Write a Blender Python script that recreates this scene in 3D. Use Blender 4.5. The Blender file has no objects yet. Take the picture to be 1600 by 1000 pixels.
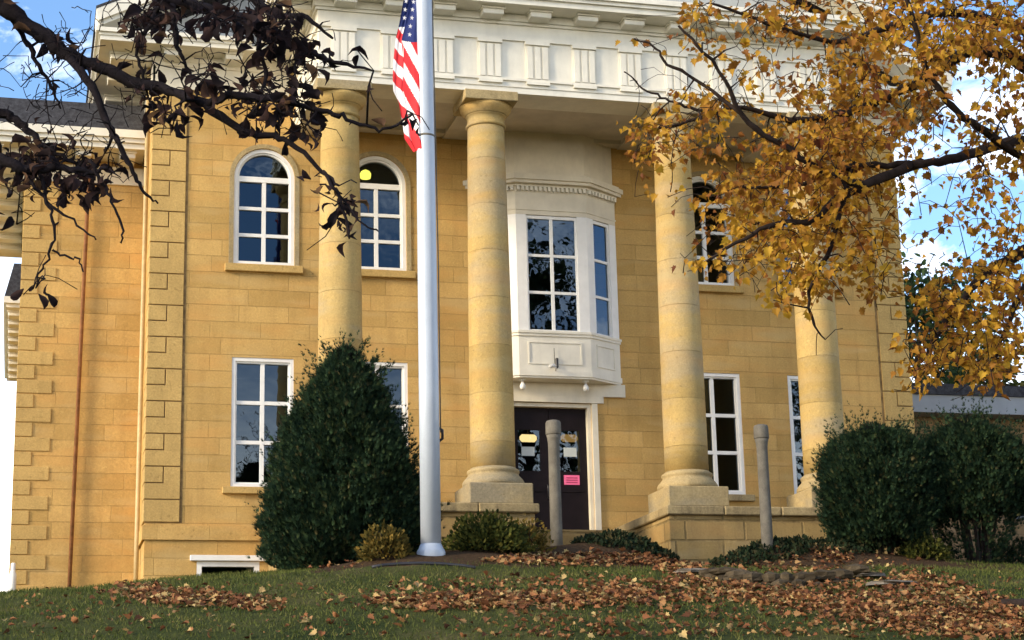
import bpy, math, random
import numpy as np
from mathutils import Vector, Matrix, Quaternion
rnd = random.Random(7)
nrs = np.random.RandomState(11)
scene = bpy.context.scene
COL = scene.collection

# ------------------------------------------------------------------ camera model (fitted to the building)
FPX = 2914.3
YAW, PITCH, ROLL = 0.2607, 0.2422, -0.0245
CAM = np.array([-11.0158, -38.2552, -4.5335])
def cam_axes():
    cy, sy, cp, sp = math.cos(YAW), math.sin(YAW), math.cos(PITCH), math.sin(PITCH)
    f = np.array([sy*cp, cy*cp, sp]); r = np.array([cy, -sy, 0.0]); u = np.cross(r, f)
    cr, sr = math.cos(ROLL), math.sin(ROLL)
    return cr*r+sr*u, -sr*r+cr*u, f
AR, AU, AF = cam_axes()
def ray(px, py):
    return AR*((px-800)/FPX) + AU*(-(py-500)/FPX) + AF
def at(px, py, dist):                       # point seen at a picture position, dist metres out along the view
    return CAM + ray(px, py)*dist
def at_y(px, py, Y):
    d = ray(px, py); return CAM + d*((Y-CAM[1])/d[1])
def pix(p):
    v = np.asarray(p, float)-CAM
    z = v@AF
    return 800+FPX*(v@AR)/z, 500-FPX*(v@AU)/z

# ------------------------------------------------------------------ mesh builder
class MB:
    def __init__(self): self.v = []; self.f = []; self.mi = []; self.smooth = []
    def add(self, vs, fs, smooth=False, mi=0):
        o = len(self.v); self.v += [tuple(map(float, p)) for p in vs]
        for f in fs:
            self.f.append(tuple(i+o for i in f)); self.mi.append(mi); self.smooth.append(smooth)
        return self
    def box(self, x0, x1, y0, y1, z0, z1, mi=0):
        vs = [(x0,y0,z0),(x1,y0,z0),(x1,y1,z0),(x0,y1,z0),(x0,y0,z1),(x1,y0,z1),(x1,y1,z1),(x0,y1,z1)]
        fs = [(0,3,2,1),(4,5,6,7),(0,1,5,4),(1,2,6,5),(2,3,7,6),(3,0,4,7)]
        return self.add(vs, fs, mi=mi)
    def bbox(self, x0, x1, y0, y1, z0, z1, c=.01):     # box with chamfered edges
        vs = []; X = (x0, x1); Y = (y0, y1); Z = (z0, z1)
        idx = {}
        for i in (0,1):
            for j in (0,1):
                for k in (0,1):
                    sx, sy, sz = (1,-1)[i], (1,-1)[j], (1,-1)[k]
                    for a in range(3):
                        p = [X[i]+sx*c, Y[j]+sy*c, Z[k]+sz*c]
                        p[a] = (X[i], Y[j], Z[k])[a]
                        idx[i,j,k,a] = len(vs); vs.append(p)
        fs = []
        for i in (0,1): fs.append([idx[i,0,0,0],idx[i,1,0,0],idx[i,1,1,0],idx[i,0,1,0]])
        for j in (0,1): fs.append([idx[0,j,0,1],idx[1,j,0,1],idx[1,j,1,1],idx[0,j,1,1]])
        for k in (0,1): fs.append([idx[0,0,k,2],idx[1,0,k,2],idx[1,1,k,2],idx[0,1,k,2]])
        for a in (0,1):
            for b in (0,1):
                fs.append([idx[a,b,0,0],idx[a,b,1,0],idx[a,b,1,1],idx[a,b,0,1]])
                fs.append([idx[a,0,b,0],idx[a,1,b,0],idx[a,1,b,2],idx[a,0,b,2]])
                fs.append([idx[0,a,b,1],idx[1,a,b,1],idx[1,a,b,2],idx[0,a,b,2]])
        for i in (0,1):
            for j in (0,1):
                for k in (0,1): fs.append([idx[i,j,k,0],idx[i,j,k,1],idx[i,j,k,2]])
        return self.add(vs, fs)
    def quad(self, *p, mi=0): return self.add(p, [tuple(range(len(p)))], mi=mi)
    def prism_y(self, pts, y0, y1):                    # polygon in XZ extruded along Y
        n = len(pts)
        vs = [(x, y0, z) for x, z in pts]+[(x, y1, z) for x, z in pts]
        fs = [tuple(range(n)), tuple(range(2*n-1, n-1, -1))]+[(i, i+n, (i+1) % n+n, (i+1) % n) for i in range(n)]
        return self.add(vs, fs)
    def prism_z(self, pts, z0, z1):
        n = len(pts)
        vs = [(x, y, z0) for x, y in pts]+[(x, y, z1) for x, y in pts]
        fs = [tuple(range(n-1, -1, -1)), tuple(range(n, 2*n))]+[(i, (i+1) % n, (i+1) % n+n, i+n) for i in range(n)]
        return self.add(vs, fs)
    def lathe(self, cx, cy, prof, n=32, smooth=True):
        vs = []; fs = []
        for r, z in prof:
            for k in range(n):
                a = 2*math.pi*k/n; vs.append((cx+r*math.cos(a), cy+r*math.sin(a), z))
        for i in range(len(prof)-1):
            for k in range(n):
                fs.append((i*n+k, i*n+(k+1) % n, (i+1)*n+(k+1) % n, (i+1)*n+k))
        self.add(vs, fs, smooth)
        o = len(self.v)-len(vs)
        for ring in (0, len(prof)-1):
            self.f.append(tuple(o+ring*n+k for k in (range(n-1,-1,-1) if ring == 0 else range(n)))); self.mi.append(0); self.smooth.append(False)
        return self
    def tube(self, pts, rad, n=6, cap=True):
        pts = [np.asarray(p, float) for p in pts]; vs = []; fs = []
        m = len(pts); up = np.array([.31, .17, .93])
        for i, p in enumerate(pts):
            t = pts[min(i+1, m-1)]-pts[max(i-1, 0)]; t = t/(np.linalg.norm(t)+1e-9)
            a = np.cross(t, up)
            if np.linalg.norm(a) < .05: a = np.cross(t, [1, 0, 0])
            a /= np.linalg.norm(a); b = np.cross(t, a)
            r = rad[i] if hasattr(rad, '__len__') else rad
            for k in range(n):
                q = 2*math.pi*k/n; vs.append(p+r*(math.cos(q)*a+math.sin(q)*b))
        for i in range(m-1):
            for k in range(n): fs.append((i*n+k, i*n+(k+1) % n, (i+1)*n+(k+1) % n, (i+1)*n+k))
        if cap: fs.append(tuple(range(n-1, -1, -1))); fs.append(tuple((m-1)*n+k for k in range(n)))
        return self.add(vs, fs, True)
    def build(self, name, mats, parent=None, recalc=True):
        me = bpy.data.meshes.new(name); me.from_pydata(self.v, [], self.f)
        if not isinstance(mats, (list, tuple)): mats = [mats]
        for m in mats: me.materials.append(m)
        me.polygons.foreach_set('material_index', self.mi); me.polygons.foreach_set('use_smooth', self.smooth)
        if recalc and len(self.f) < 60000:
            import bmesh
            bm = bmesh.new(); bm.from_mesh(me); bmesh.ops.recalc_face_normals(bm, faces=bm.faces); bm.to_mesh(me); bm.free()
        me.update()
        o = bpy.data.objects.new(name, me); COL.objects.link(o)
        if parent is not None:
            o.parent = parent
            if parent.type == 'EMPTY': o.matrix_parent_inverse = Matrix.Translation(-Vector(parent.location))
        return o
# every part is modelled in world coordinates: a child of an Empty takes the inverse of its place, a child of a mesh (at the origin) none
def empty(name, loc, label, cat, group=None):
    o = bpy.data.objects.new(name, None); COL.objects.link(o); o.location = loc; o.empty_display_size = .2
    return tag(o, label, cat, group)
def tag(o, label=None, cat=None, group=None, kind=None):
    if label: o['label'] = label
    if cat: o['category'] = cat
    if group: o['group'] = group
    if kind: o['kind'] = kind
    return o
def child(o, parent):
    o.parent = parent; return o

# ------------------------------------------------------------------ materials
def newmat(name):
    m = bpy.data.materials.new(name); m.use_nodes = True
    nt = m.node_tree; nt.nodes.clear()
    out = nt.nodes.new('ShaderNodeOutputMaterial'); b = nt.nodes.new('ShaderNodeBsdfPrincipled')
    nt.links.new(b.outputs[0], out.inputs[0])
    return m, nt, b, out
class N:
    def __init__(s, nt): s.nt = nt
    def node(s, t, **kw):
        n = s.nt.nodes.new(t)
        for k, v in kw.items(): setattr(n, k, v)
        return n
    def link(s, a, b): s.nt.links.new(a, b)
    def val(s, sock, v):
        if isinstance(v, bpy.types.NodeSocket): s.link(v, sock)
        else: sock.default_value = v
    def pos(s): return s.node('ShaderNodeNewGeometry').outputs['Position']
    def noise(s, vec, scale, detail=4, rough=.55, dist=0):
        n = s.node('ShaderNodeTexNoise'); s.link(vec, n.inputs['Vector']); n.inputs['Scale'].default_value = scale
        n.inputs['Detail'].default_value = detail; n.inputs['Roughness'].default_value = rough; n.inputs['Distortion'].default_value = dist
        return n.outputs['Fac']
    def mapping(s, vec, scale=(1,1,1), loc=(0,0,0)):
        n = s.node('ShaderNodeMapping'); s.link(vec, n.inputs[0]); n.inputs['Scale'].default_value = scale; n.inputs['Location'].default_value = loc
        return n.outputs[0]
    def math(s, op, a, b=0, clamp=False):
        n = s.node('ShaderNodeMath', operation=op); n.use_clamp = clamp
        s.val(n.inputs[0], a); s.val(n.inputs[1], b); return n.outputs[0]
    def ramp(s, fac, stops, interp='LINEAR'):
        n = s.node('ShaderNodeValToRGB'); s.link(fac, n.inputs[0]); cr = n.color_ramp; cr.interpolation = interp
        while len(cr.elements) < len(stops): cr.elements.new(.5)
        for e, (p, c) in zip(cr.elements, stops):
            e.position = p; e.color = (*c, 1) if not isinstance(c, float) else (c, c, c, 1)
        return n.outputs[0]
    def mix(s, fac, a, b, mode='MIX'):
        n = s.node('ShaderNodeMix', data_type='RGBA', blend_type=mode)
        s.val(n.inputs[0], fac)
        for sock, v in ((n.inputs[6], a), (n.inputs[7], b)):
            if isinstance(v, bpy.types.NodeSocket): s.link(v, sock)
            else: sock.default_value = (*v, 1)
        return n.outputs[2]
    def bump(s, h, strength, dist, b):
        n = s.node('ShaderNodeBump'); s.link(h, n.inputs['Height']); n.inputs['Strength'].default_value = strength
        n.inputs['Distance'].default_value = dist; s.link(n.outputs[0], b.inputs['Normal'])

def stone(name, base, dark, bw=1.15, bh=.36, mortar_and_shade=.012, joints=True, jdark=.62, stain=.5, grain=.06, grey=None, greyamt=0.0, swirl=.02):
    m, nt, b, out = newmat(name); n = N(nt); p = n.pos()
    sx = n.node('ShaderNodeSeparateXYZ'); n.link(p, sx.inputs[0])
    wob = n.math('MULTIPLY', n.math('SUBTRACT', n.noise(p, .9, 2), .5), swirl)
    u = n.math('ADD', n.math('ADD', sx.outputs[0], sx.outputs[1]), n.math('MULTIPLY', wob, 2)); w = n.math('ADD', sx.outputs[2], wob)
    cx = n.node('ShaderNodeCombineXYZ'); n.link(u, cx.inputs[0]); n.link(w, cx.inputs[1])
    cl = n.ramp(n.noise(p, .55, 5, .6), [(.3, tuple(c*.86 for c in base)), (.7, tuple(min(1, c*1.1) for c in base))])
    fac = None
    if joints:
        br = n.node('ShaderNodeTexBrick'); n.link(cx.outputs[0], br.inputs['Vector'])
        br.offset = .43; br.squash = 1.25; br.squash_frequency = 3
        br.inputs['Scale'].default_value = 1; br.inputs['Brick Width'].default_value = bw; br.inputs['Row Height'].default_value = bh
        br.inputs['Mortar Size'].default_value = mortar_and_shade; br.inputs['Mortar Smooth'].default_value = .6; br.inputs['Bias'].default_value = 0
        br.inputs['Color1'].default_value = (.78,.76,.70,1); br.inputs['Color2'].default_value = (1.06,1.05,1.08,1); br.inputs['Mortar'].default_value = (.92,.92,.92,1)
        fac = br.outputs['Fac']
        cl = n.mix(.85, cl, br.outputs['Color'], 'MULTIPLY')
    # weathering: patches, run-down streaks, fine grain
    blot = n.ramp(n.noise(p, 1.7, 6, .65), [(.42, 0.0), (.72, 1.0)])
    cl = n.mix(n.math('MULTIPLY', blot, stain*.45), cl, dark)
    st = n.ramp(n.noise(n.mapping(p, (2.2, 2.2, .22)), 1.6, 5, .6), [(.5, 0.0), (.75, 1.0)])
    cl = n.mix(n.math('MULTIPLY', st, stain*.6), cl, dark)
    if grey is not None:
        gm = n.ramp(n.noise(n.mapping(p, (.55, .55, 1.5)), .9, 4, .6), [(.47, 0.0), (.62, 1.0)])
        cl = n.mix(n.math('MULTIPLY', gm, greyamt), cl, grey)
    gr = n.noise(p, 26, 5, .75)
    cl = n.mix(1.0, cl, n.ramp(gr, [(.3, 1-grain*3), (.7, 1+grain*2)]), 'MULTIPLY')
    pit = n.ramp(n.noise(p, 15, 6, .8), [(.30, 1.0), (.42, 0.0)])
    cl = n.mix(n.math('MULTIPLY', pit, .55), cl, dark)
    lich = n.ramp(n.noise(p, 6.5, 5, .7), [(.58, 0.0), (.70, 1.0)])
    cl = n.mix(n.math('MULTIPLY', lich, .22), cl, tuple(min(.7, c*1.35+.03) for c in base))
    h = n.math('SUBTRACT', n.math('MULTIPLY', gr, .45), n.math('MULTIPLY', pit, .7))
    if fac is not None:
        ms = n.ramp(n.noise(p, 1.9, 4, .7), [(.40, .08), (.60, 1.0)])
        cl = n.mix(n.ramp(n.noise(n.mapping(cx.outputs[0], (.8, 2.8, 1)), .9, 2, .4), [(.5, 0.0), (.72, .38)]), cl, (base[0]*1.08, base[1]*.86, base[2]*.72))
        cl = n.mix(n.ramp(n.noise(n.mapping(cx.outputs[0], (.7, 2.8, 1), (7, 3, 0)), 1.0, 2, .4), [(.55, 0.0), (.7, .45)]), cl, (base[0]*.92, base[1]*1.02, base[2]*1.35))
        jm = n.math('MULTIPLY', fac, ms)
        cl = n.mix(n.math('MULTIPLY', jm, 1-jdark), cl, tuple(c*.35 for c in base))
        h = n.math('SUBTRACT', h, n.math('MULTIPLY', fac, 1.2))
    n.link(cl, b.inputs['Base Color']); b.inputs['Roughness'].default_value = .9; b.inputs['Specular IOR Level'].default_value = .25
    n.bump(h, .75, .014, b)
    return m

def plain(name, col, rough=.6, var=.12, scale=3, spec=.4, bump=0, metal=0, col2=None, dirt=0, grain=0):
    m, nt, b, out = newmat(name); n = N(nt); p = n.pos()
    f = n.noise(p, scale, 5, .6)
    c2 = col2 or tuple(c*(1-var*1.6) for c in col); c1 = tuple(min(1, c*(1+var*.6)) for c in col) if not col2 else col
    cl = n.ramp(f, [(.34, c2), (.66, c1)])
    if dirt:
        d = n.ramp(n.noise(n.mapping(p, (3, 3, .5)), 1.4, 5, .65), [(.5, 0.0), (.8, 1.0)])
        cl = n.mix(n.math('MULTIPLY', d, dirt), cl, tuple(c*.5 for c in col))
    if grain:
        cl = n.mix(1.0, cl, n.ramp(n.noise(p, 60, 3, .7), [(.3, 1-grain), (.7, 1+grain)]), 'MULTIPLY')
    n.link(cl, b.inputs['Base Color']); b.inputs['Roughness'].default_value = rough; b.inputs['Specular IOR Level'].default_value = spec; b.inputs['Metallic'].default_value = metal
    if bump: n.bump(n.noise(p, scale*8, 4, .6), bump, .01, b)
    return m

def leafmat(name, stops, transl=.35, rough=.6, spec=.2, clump=None):
    m, nt, b, out = newmat(name); n = N(nt)
    g = n.node('ShaderNodeNewGeometry'); f = g.outputs['Random Per Island']
    if clump:
        f = n.math('ADD', n.math('MULTIPLY', f, 1-clump), n.math('MULTIPLY', n.ramp(n.noise(g.outputs['Position'], 1.1, 3, .6), [(.3, 0.0), (.7, 1.0)]), clump))
    c = n.ramp(f, stops)
    n.link(c, b.inputs['Base Color']); b.inputs['Roughness'].default_value = rough; b.inputs['Specular IOR Level'].default_value = spec
    if transl:
        t = n.node('ShaderNodeBsdfTranslucent'); n.link(c, t.inputs[0]); mx = n.node('ShaderNodeMixShader'); mx.inputs[0].default_value = transl
        n.link(b.outputs[0], mx.inputs[1]); n.link(t.outputs[0], mx.inputs[2]); n.link(mx.outputs[0], out.inputs[0])
    return m

def glassmat(name, tint=.35, ior=1.9, wob=.25):
    m = bpy.data.materials.new(name); m.use_nodes = True; nt = m.node_tree; nt.nodes.clear(); n = N(nt)
    out = n.node('ShaderNodeOutputMaterial'); tr = n.node('ShaderNodeBsdfTransparent'); tr.inputs[0].default_value = (tint*.9, tint, tint*1.05, 1)
    gl = n.node('ShaderNodeBsdfGlossy'); gl.inputs['Roughness'].default_value = .015; gl.inputs['Color'].default_value = (.62, .80, 1, 1)
    fr = n.node('ShaderNodeFresnel'); fr.inputs[0].default_value = ior
    bp = n.node('ShaderNodeBump'); bp.inputs['Strength'].default_value = wob; bp.inputs['Distance'].default_value = .01
    n.link(n.noise(n.pos(), 2.2, 2, .5), bp.inputs['Height']); n.link(bp.outputs[0], gl.inputs['Normal']); n.link(bp.outputs[0], fr.inputs['Normal'])
    mx = n.node('ShaderNodeMixShader'); n.link(fr.outputs[0], mx.inputs[0]); n.link(tr.outputs[0], mx.inputs[1]); n.link(gl.outputs[0], mx.inputs[2]); n.link(mx.outputs[0], out.inputs[0])
    return m
def emit(name, col, s):
    m = bpy.data.materials.new(name); m.use_nodes = True; nt = m.node_tree; nt.nodes.clear(); n = N(nt)
    out = n.node('ShaderNodeOutputMaterial'); e = n.node('ShaderNodeEmission'); e.inputs[0].default_value = (*col, 1); e.inputs[1].default_value = s
    n.link(e.outputs[0], out.inputs[0]); return m

STONE = (.58, .372, .126)
M = {}
M['wall'] = stone('wall_stone', STONE, (.31, .18, .055), bw=1.05, bh=.355, stain=.6, mortar_and_shade=.010, jdark=.66)
M['quoin'] = stone('quoin_stone', (.55, .364, .130), (.27, .185, .065), joints=False, stain=.6, grain=.07)
M['column'] = stone('column_stone', (.48, .340, .126), (.23, .165, .08), bw=40, bh=.98, mortar_and_shade=.008, jdark=.5, stain=.5, grey=(.34, .29, .20), greyamt=.55)
M['plinth'] = stone('plinth_stone', (.42, .32, .16), (.22, .17, .09), joints=False, stain=.9, grain=.09, grey=(.30, .26, .18), greyamt=.7)
M['podium'] = stone('podium_stone', (.43, .30, .12), (.22, .15, .07), bw=1.0, bh=.40, mortar_and_shade=.03, jdark=.12, stain=.8)
M['capstone'] = stone('cap_stone', (.42, .32, .16), (.10, .075, .045), joints=False, stain=1.2, grain=.1)
M['mortar_and_shade'] = plain('shaded_mortar', (.25, .16, .065), .95, .3, 6)  # shade of the quoin grooves is put into this mortar colour
M['white'] = plain('white_paint', (.77, .73, .62), .55, .06, 2.5, dirt=.22)
M['cream'] = plain('cream_paint', (.70, .64, .51), .6, .07, 2.5, dirt=.2)
M['frame'] = plain('window_paint', (.80, .79, .76), .45, .04, 4)
M['ceiling'] = plain('ceiling_paint', (.62, .56, .47), .7, .1, 1.5, dirt=.2)
M['glass'] = glassmat('window_glass', .30, 1.75)
M['shingle'] = plain('roof_shingle', (.055, .055, .062), .9, .3, 9, .2, .4, grain=.3)
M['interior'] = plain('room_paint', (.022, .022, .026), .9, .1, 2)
M['door'] = plain('door_paint', (.010, .006, .008), .6, .2, 5, .15)
M['tympanum'] = plain('grey_board', (.40, .42, .42), .7, .08, 2)
M['pole'] = plain('pole_paint', (.44, .49, .56), .42, .05, 1.2, .4, metal=.12, dirt=.14, grain=.05)
M['concrete'] = plain('post_concrete', (.165, .148, .118), .9, .15, 6, .2, .3, dirt=.4, grain=.15)
M['rustpipe'] = plain('rusty_pipe', (.30, .13, .05), .8, .25, 5)
M['tanpipe'] = plain('tan_pipe', (.55, .41, .20), .6, .1, 5)
M['dark'] = plain('dark_metal', (.02, .02, .025), .4, .1, 5)
M['greymetal'] = plain('grey_fascia', (.30, .32, .34), .6, .06, 2)
M['annexwall'] = stone('annex_stone', (.30, .20, .10), (.17, .11, .06), bw=.9, bh=.3, stain=.7)
M['paper'] = plain('white_paper', (.48, .52, .50), .7, .03)
M['pink'] = plain('pink_paper', (.85, .15, .32), .7, .03)
M['pinkdark'] = plain('pink_print', (.45, .05, .14), .7, .03)
M['flagred'] = plain('red_cloth', (.62, .022, .03), .8, .08, 9)
M['flagwhite'] = plain('white_cloth', (.82, .80, .79), .8, .05, 9)
M['flagblue'] = plain('blue_cloth', (.016, .03, .15), .8, .1, 9)
M['barkdark'] = plain('dark_bark', (.016, .013, .016), .95, .3, 12, .1, .5)
M['bark'] = plain('brown_bark', (.030, .021, .018), .95, .3, 12, .1, .5)
M['lampwarm'] = emit('lamp_glow', (1, .68, .28), 1.9)
M['lampdim'] = emit('lamp_dim', (1, .55, .16), .42)
M['lampyellow'] = emit('lamp_yellow', (1, .85, .12), 2.2)
M['white_plastic'] = plain('white_plastic', (.75, .74, .70), .4, .05, 6)

# ------------------------------------------------------------------ terrain
PY = np.array([-400, -120, -60, -38, -33, -25, -17.7, -13, -9, -6, -3.6, 0, 4, 30, 400.])
PZ = np.array([-7.5, -6.6, -6.3, -6.1, -5.7, -4.55, -3.02, -1.98, -1.18, -.78, -.6, -.36, -.25, -.2, -.2])
_fine = np.linspace(-60, 30, 900); _fz = np.interp(_fine, PY, PZ)
_k = np.hanning(25); _k /= _k.sum(); _fz = np.convolve(np.pad(_fz, 12, mode='edge'), _k, 'valid')
MOUNDS = [(-4.6, -8.2, .20, 1.6, 1.3), (-1.75, -6.6, .30, 1.1, .8), (-.4, -6.1, .36, 1.0, .75), (2.5, -6.3, .36, 1.4, .75), (4.6, -6.2, .22, 1.6, 1.0), (-2.9, -7.6, .12, 1.3, 1.0)]
def ground(x, y):
    x = np.asarray(x, float); y = np.asarray(y, float)
    z = np.where((y > -59) & (y < 29), np.interp(y, _fine, _fz), np.interp(y, PY, PZ))
    z = z - .085*np.clip(-5-x, 0, 8)*np.clip((y+30)/20, 0, 1)
    z = z - .05*np.clip(x-7, 0, 8)*np.clip((y+30)/20, 0, 1)
    for mx, my, h, rx, ry in MOUNDS: z = z + h*np.exp(-((x-mx)/rx)**2-((y-my)/ry)**2)
    # the walk that runs up between the two posts
    z = z - .16*np.exp(-((x-1.0)/.75)**2-((y+6.4)/1.6)**2)
    z = z + .022*np.sin(1.7*x+.6*y)+.02*np.sin(.8*x-1.3*y+1)+.012*np.sin(3.1*x+2.3*y)
    return z
def hit_ground(px, py):                      # where a line of sight meets the lawn (arrays)
    px = np.asarray(px, float); py = np.asarray(py, float)
    d = AR[None]*((px-800)/FPX)[:, None]+AU[None]*(-(py-500)/FPX)[:, None]+AF[None]
    lo = np.full(len(px), np.nan); t = np.full(len(px), 16.0); done = np.zeros(len(px), bool)
    for _ in range(260):
        p = CAM+d*t[:, None]; below = (p[:, 2] < ground(p[:, 0], p[:, 1])) & ~done
        lo[below] = t[below]; done |= below
        t = t+.1
    p = CAM+d*lo[:, None]
    ok = done & (lo > 16.01)
    return p[ok], ok

def build_lawn():
    xs = np.concatenate([np.linspace(-420, -30, 14), np.linspace(-26, 22, 193), np.linspace(28, 420, 14)])
    ys = np.concatenate([np.linspace(-400, -46, 12), np.linspace(-42, -20, 45), np.linspace(-19.8, 4, 120), np.linspace(6, 30, 9), np.linspace(60, 400, 7)])
    X, Y = np.meshgrid(xs, ys); Z = ground(X, Y)
    nx, ny = len(xs), len(ys)
    vs = np.stack([X.ravel(), Y.ravel(), Z.ravel()], 1).tolist()
    fs = [(j*nx+i, j*nx+i+1, (j+1)*nx+i+1, (j+1)*nx+i) for j in range(ny-1) for i in range(nx-1)]
    m, nt, b, out = newmat('lawn_soil_and_turf'); n = N(nt); p = n.pos()
    c = n.ramp(n.noise(p, .5, 6, .65), [(.35, (.028, .040, .012)), (.55, (.055, .062, .020)), (.7, (.10, .085, .036))])
    c = n.mix(1.0, c, n.ramp(n.noise(p, 22, 4, .8), [(.3, .45), (.7, 1.5)]), 'MULTIPLY')
    # leaf-mould bed in front of the building
    sx = n.node('ShaderNodeSeparateXYZ'); n.link(p, sx.inputs[0])
    e = n.math('ADD', sx.outputs[1], n.math('MULTIPLY', n.math('SUBTRACT', n.noise(p, .8, 3), .5), 2.0))
    e = n.math('ADD', e, n.math('MULTIPLY', n.math('LESS_THAN', sx.outputs[0], -2.6), .9))
    bed = n.math('MULTIPLY', n.math('GREATER_THAN', e, -8.4), n.math('GREATER_THAN', sx.outputs[0], -6.6))
    bc = n.ramp(n.noise(p, 18, 5, .7), [(.3, (.028, .018, .011)), (.7, (.10, .062, .035))])
    c = n.mix(bed, c, bc)
    n.link(c, b.inputs['Base Color']); b.inputs['Roughness'].default_value = 1; b.inputs['Specular IOR Level'].default_value = .05
    n.bump(n.noise(p, 30, 4, .7), .9, .03, b)
    mb = MB(); mb.add(vs, fs, True)
    o = mb.build('lawn', m); o['kind'] = 'structure'
build_lawn()

# ------------------------------------------------------------------ the courthouse
B, P, C1, C2, Q = 8.604, 2.843, 2.031, 5.079, .744
W1, W2, WH = 3.795, 6.24, .65
LZ0, LZ1 = 1.469, 4.214
UZ0, USP = 6.23, 8.19
house = empty('courthouse', (0, 0, -.3), 'yellow limestone courthouse with white cornice and tall porch columns on the rise', 'courthouse')

def wall_openings(mb, x0, x1, z0, z1, cols, y=0, rev=.22):
    cols = sorted(cols, key=lambda c: c[0]); cur = x0
    for xl, xr, ops in cols:
        mb.quad((cur, y, z0), (xl, y, z0), (xl, y, z1), (cur, y, z1)); zc = z0
        for zb, zt, arch in sorted(ops):
            mb.quad((xl, y, zc), (xr, y, zc), (xr, y, zb), (xl, y, zb))
            mb.quad((xl, y, zb), (xl, y+rev, zb), (xl, y+rev, zt), (xl, y, zt)); mb.quad((xr, y, zb), (xr, y, zt), (xr, y+rev, zt), (xr, y+rev, zb))
            mb.quad((xl, y, zb), (xr, y, zb), (xr, y+rev, zb), (xl, y+rev, zb))
            if arch:
                r = (xr-xl)/2; xm = (xl+xr)/2; n = 20; ztop = zt+r+.2
                a = [(xm-r*math.cos(math.pi*k/n), zt+r*math.sin(math.pi*k/n)) for k in range(n+1)]
                for k in range(n):
                    (xa, za), (xb, zb2) = a[k], a[k+1]
                    mb.quad((xa, y, za), (xb, y, zb2), (xb, y, ztop), (xa, y, ztop)); mb.quad((xa, y, za), (xa, y+rev, za), (xb, y+rev, zb2), (xb, y, zb2))
                zc = ztop
            else:
                mb.quad((xl, y, zt), (xl, y+rev, zt), (xr, y+rev, zt), (xr, y, zt)); zc = zt
        mb.quad((xl, y, zc), (xr, y, zc), (xr, y, z1), (xl, y, z1)); cur = xr
    mb.quad((cur, y, z0), (x1, y, z0), (x1, y, z1), (cur, y, z1))

mb = MB()
cols = []
for xc in (-W2, -W1, W1, W2):
    ops = [(LZ0, LZ1, False), (UZ0, USP, True)]
    cols.append((xc-WH, xc+WH, ops))
cols.append((-.93, .93, [(.40, 3.43, False), (4.85, 7.5, False)]))
wall_openings(mb, -B, B, .36, 10.7, cols)
wall_openings(mb, -B, B, -1.6, .36, [(-7.55, -6.28, [(-.78, -.06, False)])])
mb.quad((-B, 0, -1.6), (-B, 14, -1.6), (-B, 14, 10.7), (-B, 0, 10.7)); mb.quad((B, 0, -1.6), (B, 0, 10.7), (B, 14, 10.7), (B, 14, -1.6))
mb.quad((-B, 14, -1.6), (B, 14, -1.6), (B, 14, 10.7), (-B, 14, 10.7))
mb.build('main_wall', M['wall'], house, recalc=False)
mb = MB(); mb.box(-11.21, -B-.003, 2.6, 10.1, -1.8, 9.3); mb.build('wing_wall', M['wall'], house)
mb = MB(); mb.box(-10.75, -B-.003, 10.103, 24, -1.8, 8.72); mb.build('rear_wall', M['wall'], house)

# rooms behind the glass
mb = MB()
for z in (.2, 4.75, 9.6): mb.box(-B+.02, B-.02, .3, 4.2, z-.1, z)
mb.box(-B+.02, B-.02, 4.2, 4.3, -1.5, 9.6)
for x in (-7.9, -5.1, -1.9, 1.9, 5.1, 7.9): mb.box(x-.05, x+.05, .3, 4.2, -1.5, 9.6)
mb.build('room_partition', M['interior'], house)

# quoins
def quoin_main(s):
    mb = MB(); d = .034; g = .024; z = 10.03; h = .34
    def blk(a, b, z0, z1):
        xs = sorted((s*(B+d-a), s*(B+d-b)))
        wrap = .6 if a == 0 else d
        if a == 0: mb.bbox(xs[0], xs[1], -d, wrap, z0, z1, .006)
        else: mb.bbox(xs[0], xs[1], -d, .01, z0, z1, .006)
    while z-2*h > .72:
        blk(0, .37, z-h+g/2, z-g/2)
        blk(.37+g, Q-g, z-h-.02, z-g/2)
        blk(0, Q-g, z-2*h+g/2, z-h-g/2)
        z -= 2*h
    blk(0, Q-g, .735, z-g/2)
    jx = sorted((s*(B+.004), s*(B-Q+.004))); jm = MB(); jm.box(jx[0], jx[1], -.004, -.001, .72, 10.04); jm.build('mortar_and_shade', M['mortar_and_shade'], house)  # dark sheet in the joints paints the shade between the quoin blocks
    mb.build('quoin', M['quoin'], house)
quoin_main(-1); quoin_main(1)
mb = MB(); z = 8.6; k = 0
while z > -.6:
    w = (.72, .34)[k % 2]; mb.bbox(-11.235, -11.21+w, 2.575, 3.1, z-.305, z-.012, .008); z -= .317; k += 1
mb.build('quoin', M['quoin'], house)
# water table band under the quoins
mb = MB()
mb.prism_z([(-6.12, -.05), (-6.12, -.003), (-B-.003, -.003), (-B-.003, 2.55), (-B-.05, 2.55), (-B-.05, -.05)], .37, .66); mb.build('water_table', M['wall'], house)
mb = MB(); mb.prism_z([(6.12, -.05), (6.12, -.003), (B+.003, -.003), (B+.003, 4), (B+.05, 4), (B+.05, -.05)], .37, .66); mb.build('water_table', M['wall'], house)

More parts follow.
